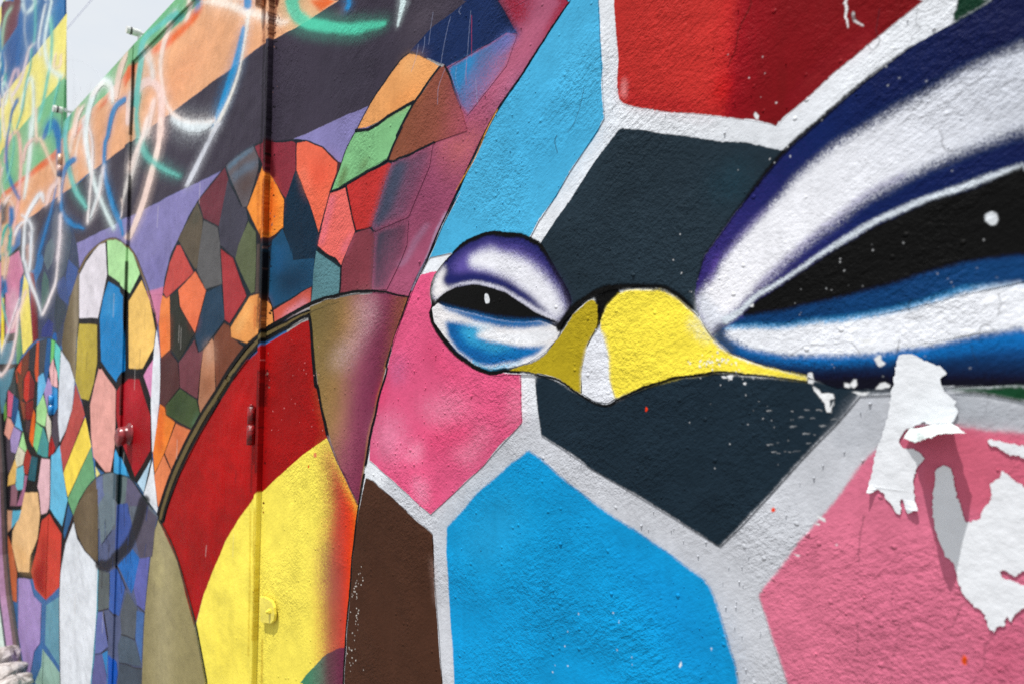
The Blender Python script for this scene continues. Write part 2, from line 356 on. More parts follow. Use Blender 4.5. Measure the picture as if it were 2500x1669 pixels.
for c, s in (((226, 220, 228), 'A3 1215,-30 1235,330 1130,830 915,830 915,340 990,200 1080,70 1150,-10'), ((176, 226, 160), 'A3 1235,-60 1340,-70 1430,-20 1530,90 1610,320 1490,550 1380,430 1250,330'),
             ((0, 130, 196), 'A3 1250,410 1370,490 1440,590 1440,1420 1340,1560 1165,1320 1150,830 1190,600'), ((236, 192, 106), 'A3 1630,390 1720,620 1790,980 1770,1170 1640,1400 1480,1400 1480,640'),
             ((184, 164, 64), 'A3 915,895 1120,905 1120,1330 1080,1568 A4 1025,355 935,340 870,140 A3 880,1400 890,1100'),
             ((231, 166, 156), 'A4 1130,0 1170,0 1335,240 1330,780 1310,1000 1275,1175 1215,1180 1075,1000 1050,750 1040,410 A3 1095,1568 1145,1380'),
             ((166, 20, 36), 'A4 1480,115 1600,115 1650,300 1730,540 1730,930 1550,1235 1420,880 1365,540 1365,260 1400,200'), ((216, 140, 184), 'A4 1650,70 1690,0 A3 1770,1300 1756,1568 A4 1740,350'),
             ((226, 229, 236), 'A3 1803,965 1840,1200 1846,1568 A4 1830,400 1770,950 1750,950 1735,400 1756,0 A3 1775,1170'), ((66, 162, 216), 'A4 1355,910 1500,1260 1310,1200 1320,1050'),
             ((240, 230, 142), 'A4 1100,1110 1155,1200 1110,1240'), ((176, 206, 226), 'A4 1740,1030 1650,1410 1580,1300'), ((226, 230, 236), 'A4 1755,1040 1775,1200 1810,1568 A5 1300,190 1190,40 A4 1650,1430 1720,1200')):
    fill('painted_facet', c, s)
fill(None, (205, 60, 66), 'A4 1470,160 1560,140 1600,300 1520,520 1440,420', soft=18, alpha=.35)
fill(None, (120, 8, 22), 'A4 1440,640 1720,600 1700,900 1580,1130 1450,850', soft=18, alpha=.4)
fill(None, (70, 160, 216), 'A3 1230,520 1330,520 1330,800 1200,820', soft=14, alpha=.55)

# ---- red field, olive crescent line, yellow field
fill('painted_panel', (160, 0, 14), 'C3 270,850 295,1100 330,1568 C4 340,100 380,350 445,700 470,790 420,850 B4 1500,1300 1250,1600 B5 950,560 690,1200 590,1540 470,1050 400,800 280,520 190,340 225,330 330,0 B4 420,1130 600,800 850,400 1060,50 B3 1200,1310 1390,1140 1600,1010 1890,850', label='deep red field under the olive arc')
fill(None, (186, 8, 22), 'B4 1180,60 1000,380 700,900 520,1500 B5 700,500 950,100 B4 1250,1300 1260,400', soft=25, alpha=.55)
fill(None, (120, 6, 20), 'B4 1380,100 1560,0 1900,-200 1980,300 2060,700 1750,900 1500,700 1400,600', soft=50, alpha=.35)
fill(None, (196, 40, 46), 'B5 560,1440 600,1100 660,900 700,1000 640,1250', soft=16, alpha=.5)
fill(None, (166, 30, 36), 'B5 330,500 480,350 520,800 470,900', soft=30, alpha=.4)
fill('painted_panel', (246, 228, 92), 'C4 455,788 430,800 B4 1800,1010 1500,1270 1380,1390 1260,1490 B5 1240,120 1100,310 950,560 800,900 690,1200 620,1450 598,1560 B6 130,890 200,1250 250,1568 280,1750 1860,1750 1845,1100 1880,700 1900,450 1950,0 D5 215,310 C4 820,1560 700,1320 560,1010 500,850', label='bright yellow field fading to red at its right edge')
fill(None, (214, 128, 70), 'C4 470,800 500,850 560,1010 700,1320 820,1560 D5 260,320 B6 2200,0 2150,450 2120,1100 2100,1750 B6 1560,1750 1545,600 1580,0 C4 470,1568 440,1200 400,1000', soft=26, speck=.9, grad=('P 765,1400 870,1400', [(0, (222, 160, 70)), (.3, (176, 108, 72)), (.62, (178, 72, 62)), (.85, (226, 58, 26)), (1, (240, 110, 30))]))
fill(None, (140, 70, 86), 'B6 1560,0 1700,0 1700,500 1600,700 1560,500', soft=30, alpha=.5, speck=.9)
fill(None, (208, 60, 40), 'D5 70,100 130,130 215,310 170,700 90,800', soft=28, alpha=.5, speck=.8)
line('painted_line', (244, 118, 32), 'D5 215,330 190,560 165,840 130,1290', 10, soft=2)
fill('painted_panel', (75, 130, 100), 'B6 1310,1575 1380,1480 1450,1400 1550,1300 1650,1220 1750,1170 1845,1138 1840,1750 1260,1750', grad=('B6 1400,1480 1800,1480', [(0, (70, 136, 104)), (.4, (92, 112, 96)), (.62, (96, 66, 72)), (1, (104, 46, 70))]), label='dark green dome at the foot of the yellow field')
fill(None, (232, 208, 70), 'B6 300,1000 700,700 900,900 700,1500 350,1500', soft=40, alpha=.25)

# ---- crescent mosaic over the door frame
fill('painted_feather', (32, 41, 48), 'B2 320,1500 400,1340 530,1060 640,880 780,690 950,490 1100,360 1280,255 1400,215 1600,195 1750,187 1880,200 2050,268 2170,375 2235,450 2300,480 C2 790,95 1340,0 1700,230 1210,1150 1020,1250 C3 1000,400 1000,520 600,560 280,660 B3 1500,905 1200,1155 1000,1420 900,1568 B4 850,240 580,710 350,1190 220,1568 165,1568 130,1200 115,960 130,900 195,380 205,0 B3 205,1290 180,900 225,560 250,380')
for c, s in (((108, 52, 62), 'B2 945,510 980,650 870,1185 700,1100 640,895'), ((98, 90, 94), 'B2 1270,275 1330,400 1330,520 1200,960 1150,975 990,600 955,490 1100,370'),
             ((134, 50, 62), 'B2 1290,280 1420,225 1720,212 1750,240 1745,540 1635,870 1480,620 1400,520 1340,400'), ((226, 104, 78), 'B2 1765,235 1870,215 2050,290 2220,460 2215,560 2140,780 2010,1270 1900,900 1755,540'),
             ((243, 146, 58), 'B2 1380,500 1480,620 1615,880 1605,1200 1450,1310 1370,1340 1200,980'), ((24, 46, 64), 'B2 1745,560 1900,920 2000,1290 1985,1450 1960,1568 1720,1560 1610,1210 1625,880'),
             ((68, 66, 79), 'B2 975,660 1130,960 1190,990 1210,1110 1060,1560 890,1400 870,1190'), ((94, 102, 74), 'B2 1215,1130 1300,1260 1300,1568 B3 1285,530 1240,550 1060,160 1100,-10'),
             ((92, 82, 68), 'B2 625,920 690,1100 680,1270 650,1568 B3 620,280 595,280 450,10 B2 400,1340 550,1060'), ((94, 93, 94), 'B2 700,1120 860,1200 890,1400 B3 885,0 910,440 730,500 720,500 620,300 655,0'),
             ((34, 76, 108), 'B2 1600,1220 1700,1500 B3 1700,20 1720,160 1960,150 1940,460 1490,710 1440,600 1470,0 B2 1480,1340'), ((84, 72, 68), 'B3 1310,-20 1390,-20 1380,520 1290,540'),
             ((192, 76, 70), 'B3 390,0 430,0 580,320 275,600 235,540 310,200'), ((231, 118, 78), 'B3 600,310 725,520 600,1000 430,700 410,510'), ((233, 132, 72), 'B3 225,570 275,610 310,580 315,1190 210,1285 185,900 200,700'),
             ((48, 49, 42), 'B3 320,580 405,520 420,700 595,1010 415,1310 320,1180'), ((40, 63, 84), 'B3 730,540 905,450 945,850 820,1020 650,1220 605,1040'), ((162, 56, 60), 'B3 895,40 1030,150 1190,580 1000,890 945,850'),
             ((226, 152, 84), 'B3 1350,545 1380,600 1470,680 1500,910 1390,980 1220,1120 1020,1050 1010,940 1230,580'), ((198, 88, 74), 'B3 1920,480 1920,660 1510,890 1495,740'),
             ((90, 132, 140), 'B3 1980,60 2260,260 2240,550 1925,650 1950,300'), ((231, 108, 100), 'C2 500,810 670,745 790,1230 650,1568 C3 625,225 355,0 C2 350,1420 490,830'),
             ((190, 54, 52), 'C2 700,700 1170,445 1205,465 985,1180 800,1230 690,745'), ((126, 60, 70), 'C2 780,1270 900,1210 960,1205 1010,1280 1000,1568 C3 985,510 610,545 625,260 C2 660,1568'),
             ((118, 68, 50), 'B3 940,890 1000,920 1020,1050 1180,1170 1000,1420 900,1568 B4 850,220 830,0 B3 820,1060'), ((178, 122, 92), 'B3 800,1065 820,1100 835,1568 B4 835,260 670,540 640,380 670,0 B3 700,1190'),
             ((112, 62, 70), 'B3 595,1080 640,1220 700,1190 B4 665,0 630,340 430,210 420,0 B3 415,1330'), ((82, 49, 49), 'B3 310,1215 405,1330 425,1568 B4 425,210 260,420 195,370 205,0 B3 205,1300'),
             ((66, 82, 50), 'B4 430,225 620,350 665,550 590,700 270,520 265,420'), ((236, 130, 52), 'B4 200,390 255,440 270,530 375,610 250,960 140,1190 120,960'), ((217, 122, 78), 'B4 385,620 575,715 350,1190 255,960'),
             ((229, 132, 86), 'B4 245,980 345,1195 220,1568 175,1568 135,1210')):
    fill('painted_facet', c, s)
# worked shading inside the facets (brushed, part of the painting)
for c, s, so, al in (((90, 122, 146), 'B2 960,500 1100,380 1270,285 1280,310 1120,420 990,540', 5, .9), ((92, 116, 138), 'B2 1010,600 1180,470 1330,430 1300,520 1080,640 1050,720', 8, .55),
                     ((82, 52, 38), 'B2 1100,700 1250,560 1280,650 1180,860 1120,800', 14, .5), ((206, 66, 46), 'B2 1950,400 2180,520 2150,650 1960,800 1900,640', 30, .6), ((238, 150, 124), 'B2 1790,520 1850,560 1930,880 1870,760', 14, .6),
                     ((236, 90, 30), 'B2 1400,900 1440,560 1500,700 1560,1000 1440,1290 1390,1330', 16, .6), ((222, 70, 20), 'B4 195,420 240,440 215,900 170,960', 10, .75), ((232, 98, 44), 'B3 215,780 290,850 280,1180 210,1260', 14, .6),
                     ((214, 62, 42), 'B3 560,850 620,820 600,990', 14, .6), ((58, 74, 66), 'B2 560,1180 610,980 650,1040 600,1180', 12, .5), ((12, 28, 42), 'B3 1480,100 1700,300 1920,250 1900,440 1600,620', 30, .7),
                     ((36, 92, 140), 'B3 1490,0 1640,20 1600,300 1500,330', 18, .6), ((212, 146, 164), 'B3 1660,740 1850,610 1910,650 1540,890', 10, .8), ((240, 192, 122), 'B3 1050,950 1240,640 1280,660 1100,1000', 12, .5),
                     ((202, 96, 44), 'B3 1290,600 1400,600 1450,800 1320,960', 16, .55), ((204, 110, 140), 'C2 500,820 560,850 420,1400 370,1400', 10, .55), ((205, 110, 142), 'C2 780,1200 700,1450 620,1560 640,1400', 10, .5),
                     ((216, 176, 152), 'B3 720,1120 800,1090 820,1300 740,1350', 16, .6), ((150, 84, 52), 'B4 680,100 800,60 810,200 700,380', 16, .5), ((226, 168, 124), 'B4 400,1040 560,740 580,720 360,1180', 8, .6),
                     ((222, 92, 54), 'B4 390,660 470,720 340,1000', 16, .4), ((90, 122, 96), 'B4 560,640 640,480 660,560 600,690', 8, .7), ((36, 52, 38), 'B4 300,480 440,260 500,420 420,560', 22, .6)):
    fill(None, c, s, soft=so, alpha=al)
line(None, BLK, 'B3 1500,905 1490,740 1440,600', 12)

# ---- upper tail: navy, blue, orange, green, brown and the sprayed mauve ground
fill(None, (156, 80, 108), 'D1 330,-60 950,-60 860,0 700,240 490,570 340,790 180,1100 0,1490 C2 1620,1540 C3 1490,390 1350,750 1110,1568 980,520 1000,0 C2 1000,1250 980,1180 1200,470 1350,0')
fill(None, (176, 96, 122), 'D1 500,150 760,-60 850,-60 640,280 480,560 330,780 200,900 300,500', soft=40, alpha=.8, speck=.8)
fill(None, (148, 30, 46), 'D1 340,-60 480,-60 560,40 470,230 420,130', soft=26, speck=.8)
fill(None, (150, 24, 44), 'D1 720,200 860,0 900,-60 830,-60 640,300', soft=14, speck=.6)
fill(None, (200, 112, 96), 'C2 1700,240 1830,160 2260,60 2080,400 1900,640', soft=40, alpha=.55, speck=.9)
fill('painted_facet', (84, 78, 98), 'C2 1205,470 1680,240 1640,500 1480,880 1400,1080 1030,1235 980,1190 1130,700', soft=16, fade='C2 1180,640 1760,860', speck=.9)
fill(None, (112, 56, 86), 'C2 1400,560 1720,380 1900,640 1760,1000 1500,1200 1250,1150', soft=60, alpha=.5, speck=1.0)
fill('painted_facet', (54, 72, 92), 'C2 1210,480 1400,380 1330,640 1200,1000 1030,1220 985,1185', soft=12, alpha=.75)
fill('painted_facet', (72, 64, 80), 'C2 1025,1250 1400,1120 1380,1400 C3 1320,150 1250,300 1150,500 985,510 1000,0', soft=10, fade='C3 1000,180 1460,330', speck=1.0)
line(None, (160, 130, 160), 'C2 1600,1180 1480,1350 1360,1560 C3 1290,220', 60, soft=8, alpha=.45)
line(None, (168, 140, 168), 'C2 1830,1020 1720,1260 1600,1568', 30, soft=5, alpha=.7)
fill('painted_facet', (30, 46, 86), 'C1 950,590 1200,320 1450,130 1600,10 1700,-100 1920,-100 1950,0 2070,200 2175,390 2050,370 1370,785 1330,750 1100,660')
line(None, (28, 30, 44), 'C1 1950,0 2070,200 2175,400', 60, soft=8, alpha=.7)
fill('painted_facet', (48, 122, 178), 'C1 1390,800 2060,365 2175,400 2050,760 1600,1330 1520,1200', soft=4, fade='C1 1520,800 2000,1080', speck=1.1)
fill(None, (52, 128, 182), 'C1 1390,805 1700,610 1650,760 1480,1050', soft=10)
fill(None, (90, 110, 180), 'C1 1850,520 2060,370 2160,400 2060,560', soft=20, alpha=.7, speck=.8)
fill('painted_facet', (223, 156, 96), 'C1 940,625 1060,650 1275,760 1010,1150 450,1465 345,1470 500,1180 700,900 850,690')
fill('painted_facet', (126, 186, 130), 'C1 310,1520 450,1510 970,1200 800,1568 C2 1340,0 1160,400 520,780 600,560 690,300 790,95')
fill('painted_facet', (132, 76, 60), 'C1 1290,780 1340,765 1400,900 1520,1240 1600,1500 C2 1700,220 1240,440 1170,410 1350,0 C1 1010,1180', grad=('C1 900,1300 1650,1400', [(0, (132, 78, 58)), (.5, (136, 76, 64)), (.8, (150, 76, 84)), (1, (160, 78, 100))]))
fill(None, (228, 138, 70), 'C1 900,1080 1100,940 1020,1130 700,1300 760,1150', soft=24, alpha=.5)
fill(None, (238, 186, 126), 'C1 860,720 960,650 1100,700 900,860', soft=22, alpha=.5)
fill(None, (88, 96, 50), 'C2 620,600 680,470 700,560 640,720 580,740', soft=8, alpha=.7)
fill(None, (96, 104, 58), 'C2 860,470 930,380 920,500 850,560', soft=10, alpha=.6)
line('painted_line', DK, 'C1 330,1490 460,1495 700,1340 1000,1170', 38, sm=0)
line('painted_line', DK, 'C1 1290,770 1130,980 1000,1180 900,1360 800,1568', 26, sm=0)
line('painted_line', DK, 'C2 500,795 690,705 1160,420 1240,440 1690,225', 26, sm=0)
line('painted_line', DK, 'C2 1160,420 1330,60', 26, sm=0); line('painted_line', DK, 'C2 680,720 735,980 795,1240', 20, sm=0)
line('painted_line', DK, 'C2 355,1450 560,1568 C3 625,240 605,545', 22, sm=0)
line('painted_line', DK, 'C1 1345,770 1400,880 1520,1230', 22, sm=0, fade='C1 1400,900 1560,1300')
line(None, DK, 'C1 935,620 850,680 690,900 500,1170 330,1490 C2 690,290 600,545 500,800 440,1000 360,1300', 12)
line(None, DK, 'C2 795,1240 960,1195 1020,1250', 14, sm=0)
for x0, y0, x1, y1 in ((1210, 150, 1160, 520), (1420, 180, 1300, 740), (1640, 130, 1580, 900), (1040, 520, 960, 830), (1350, 800, 1260, 1200), (1530, 80, 1520, 170), (1110, 440, 1090, 620), (1480, 780, 1500, 1000), (1700, 900, 1720, 1200)):
    line(None, (150, 160, 190), f'C1 {x0},{y0} {(x0 + x1) // 2 + random.randint(-25, 25)},{(y0 + y1) // 2} {x1},{y1}', 6, alpha=.45)
line(None, (190, 60, 80), 'C1 1650,180 1650,650', 6, alpha=.6); line(None, (190, 60, 80), 'C1 1600,720 1590,960', 5, alpha=.6)

# ---- olive cone and the black arc
fill('painted_panel', (125, 110, 72), 'C3 268,690 400,640 600,598 800,565 1000,548 1200,560 1390,598 1290,950 1150,1350 1110,1568 C4 1140,0 1030,450 950,800 880,1150 845,1568 830,1568 650,1200 520,850 440,600 370,300 340,0 C3 340,1568 280,1000 260,800', grad=('C3 300,1000 1250,1130', [(0, (120, 104, 62)), (.33, (142, 112, 72)), (.45, (152, 102, 92)), (.6, (142, 72, 94)), (.84, (116, 46, 74)), (1, (132, 74, 62))]), label='olive brown cone shading into mauve')
fill(None, (216, 190, 192), 'C3 860,640 960,560 960,860 840,1040 700,1300 600,1440 560,1300 700,1100', soft=34, alpha=.6, speck=.8)
fill(None, (178, 128, 58), 'C3 640,760 760,720 780,900 700,1080 620,1060', soft=34, alpha=.5, speck=.8)
fill(None, (104, 92, 60), 'C3 420,720 600,660 580,900 420,1050', soft=34, alpha=.5, speck=.6)
fill(None, (124, 50, 80), 'C4 880,100 1050,150 980,450 820,900 760,800', soft=30, alpha=.5, speck=.8)
fill(None, (158, 120, 70), 'C4 380,150 560,100 620,500 600,800 540,830 450,480', soft=34, alpha=.5, speck=.8)
line('painted_line', (150, 112, 40), 'C3 1390,600 1290,930 1140,1350 C4 1130,30 1010,460 930,820 895,1090 850,1400', 18, soft=3, taper=(.6, 1, 1, 1, .7))
line(None, (18, 22, 26), 'B3 1900,750 1490,965 1370,1035 1220,1190 1000,1480 B4 1020,40 840,320 620,690 390,1150 240,1560 B5 205,320', 116, taper=(.5, 1, 1, 1, 1, .8))
line('painted_line', (20, 24, 28), 'C3 1390,590 1260,555 1080,528 900,520 700,545 500,590 280,655 B3 1500,900 1360,1000 1190,1150 1000,1400 900,1560 B4 840,250 580,700 340,1180 200,1568 B5 170,340', 40, taper=(.5, .9, 1, 1, 1, 1, .8))
line('painted_line', (104, 90, 58), 'B3 2250,640 1900,760 1490,975 1370,1045 1220,1200 1000,1490 B4 1020,40 840,320 620,690 390,1150 240,1560 B5 205,320', 44, taper=(.1, .9, 1, 1, 1, .6))
line('painted_line', (18, 22, 27), 'C3 255,790 B3 1600,960 1390,1090 1240,1230 1020,1520 B4 1050,60 870,350 650,730 420,1180 270,1568 B5 225,330', 36, sm=0, taper=(1, 1, 1, 1, .7))
line('painted_line', (20, 23, 28), 'C3 258,790 285,1000 330,1568 C4 355,200 400,430 470,760', 36, taper=(.9, 1, 1, .8, 1))
line('painted_line', (76, 40, 66), 'C4 470,760 560,990 700,1300 820,1568', 16, soft=2)
# ---- olive bullet, dome, white and blue at the foot of the gate
fill('painted_feather', (152, 142, 102), 'B5 188,335 280,520 400,800 470,1050 560,1400 600,1560 B6 130,900 255,1568 275,1750 A5 1160,1750 1165,1568 1175,1300 1190,960 1240,500 1270,330 1300,225', label='olive bullet shape at the foot of the gate', grad=('A5 1200,1200 1620,1200', [(0, (140, 130, 92)), (.35, (168, 158, 120)), (.6, (150, 140, 100)), (1, (142, 132, 92))]))
fill(None, (196, 184, 128), 'A5 1300,500 1340,560 1330,800 1290,760', soft=16, alpha=.6)
line('painted_line', (52, 56, 48), 'A5 1300,215 1400,400 1500,690 1595,1050 1665,1400 1700,1600', 11)
fill('painted_feather', (86, 95, 128), 'A5 805,-20 880,-30 1000,-10 1170,30 1300,200 1270,330 1235,520 1190,960 1165,1568 1160,1750 740,1750 750,1568 800,950 810,600')
fill('painted_feather', (98, 106, 118), 'A4 1110,1245 1190,1200 1283,1183 1420,1220 1520,1270 1640,1440 1740,1568 A5 1300,200 1240,300 805,300 805,-20')
fill('painted_facet', (104, 88, 66), 'A4 1110,1242 1125,1420 A5 805,20 720,200 610,215 605,190 640,90 A4 900,1540 1000,1360')
for c, s in (((106, 118, 158), '1110,1240 1180,1205 1190,1400 1240,1500 1220,1568 1125,1568'), ((112, 126, 134), '1190,1200 1310,1188 1312,1480 1250,1568 1190,1400'), ((70, 92, 104), '1310,1190 1360,1205 1350,1450 1330,1568 1312,1480'),
             ((14, 42, 46), '1365,1205 1415,1222 1405,1440 1390,1568 1355,1500'), ((98, 114, 116), '1415,1222 1470,1255 1440,1500 1400,1568'), ((92, 88, 112), '1470,1258 1520,1272 1640,1440 1720,1568 1450,1568')):
    fill('painted_facet', c, 'A4 ' + s)
fill('painted_facet', (108, 92, 70), 'A5 640,90 720,10 805,-25 806,580 700,480 620,310 605,220', grad=('A5 600,200 806,200', [(0, (90, 76, 56)), (.6, (118, 102, 80)), (1, (96, 82, 62))]))
fill('painted_facet', (221, 226, 233), 'A5 605,250 640,380 700,480 810,590 800,950 750,1568 745,1750 505,1750 500,1568 490,900 500,650 540,420')
line(None, (90, 180, 205), 'A5 806,620 798,950 772,1300 748,1568', 8)
for c, s in (((110, 126, 136), '870,0 960,60 960,250 830,430 810,100'), ((64, 86, 152), '975,100 1050,90 1090,280 1060,400 960,470'), ((86, 81, 97), '1090,270 1180,100 1290,200 1250,520 1150,540'),
             ((40, 106, 182), '1090,460 1150,540 1110,760 1080,830 970,600'), ((96, 100, 168), '1150,540 1230,520 1190,960 1130,920 1100,780'), ((60, 96, 172), '900,650 960,620 1030,780 980,1010 910,960'),
             ((91, 99, 101), '810,620 900,660 900,950 805,970'), ((86, 93, 101), '1060,830 1130,940 1110,1200 1000,1160 990,1000 1040,820'), ((100, 110, 168), '805,980 850,975 890,1260 830,1310 780,1320 790,1100'),
             ((94, 95, 146), '780,1330 840,1320 890,1568 890,1700 740,1700 750,1568'), ((70, 106, 162), '1125,960 1185,980 1165,1400 1115,1190'), ((78, 92, 106), '1000,1160 1110,1210 1165,1420 980,1390 970,1250'),
             ((70, 80, 92), '980,1400 1165,1430 1165,1700 960,1700'), ((52, 130, 192), '840,1320 890,1290 900,1568 880,1500'), ((26, 86, 182), '905,1320 960,1380 970,1480 940,1700 900,1700')):
    fill('painted_facet', c, 'A5 ' + s)
line('painted_line', (36, 37, 42), 'A5 1185,60 1120,290 1050,430 960,540 880,600 815,590', 84, soft=2, alpha=.92)
for s in ('605,235 640,380 700,480 815,600 890,640', '960,600 1040,800', '805,970 905,950 960,1010', '1000,1160 1110,1200', '980,1390 1165,1440', '830,1315 900,1280', '1130,920 1190,980', '850,975 895,1260'):
    line(None, (52, 48, 50), 'A5 ' + s, 9, sm=0)
for k in range(26):
    x = random.uniform(830, 1220); y = random.uniform(40, 700)
    line(None, random.choice(((28, 34, 48), (30, 60, 120), (48, 46, 54))), f'A5 {x:.0f},{y:.0f} {x + random.uniform(-14, 14):.0f},{y + random.uniform(60, 220):.0f}', random.uniform(3, 8), sm=0, alpha=.6)
line(None, (40, 50, 46), 'A4 900,1540 1000,1360 1110,1240 1280,1183 1420,1220 1520,1270 1640,1440 1760,1600', 12)
line(None, (60, 40, 44), 'A5 600,190 540,400 500,640 488,900 496,1568', 8)

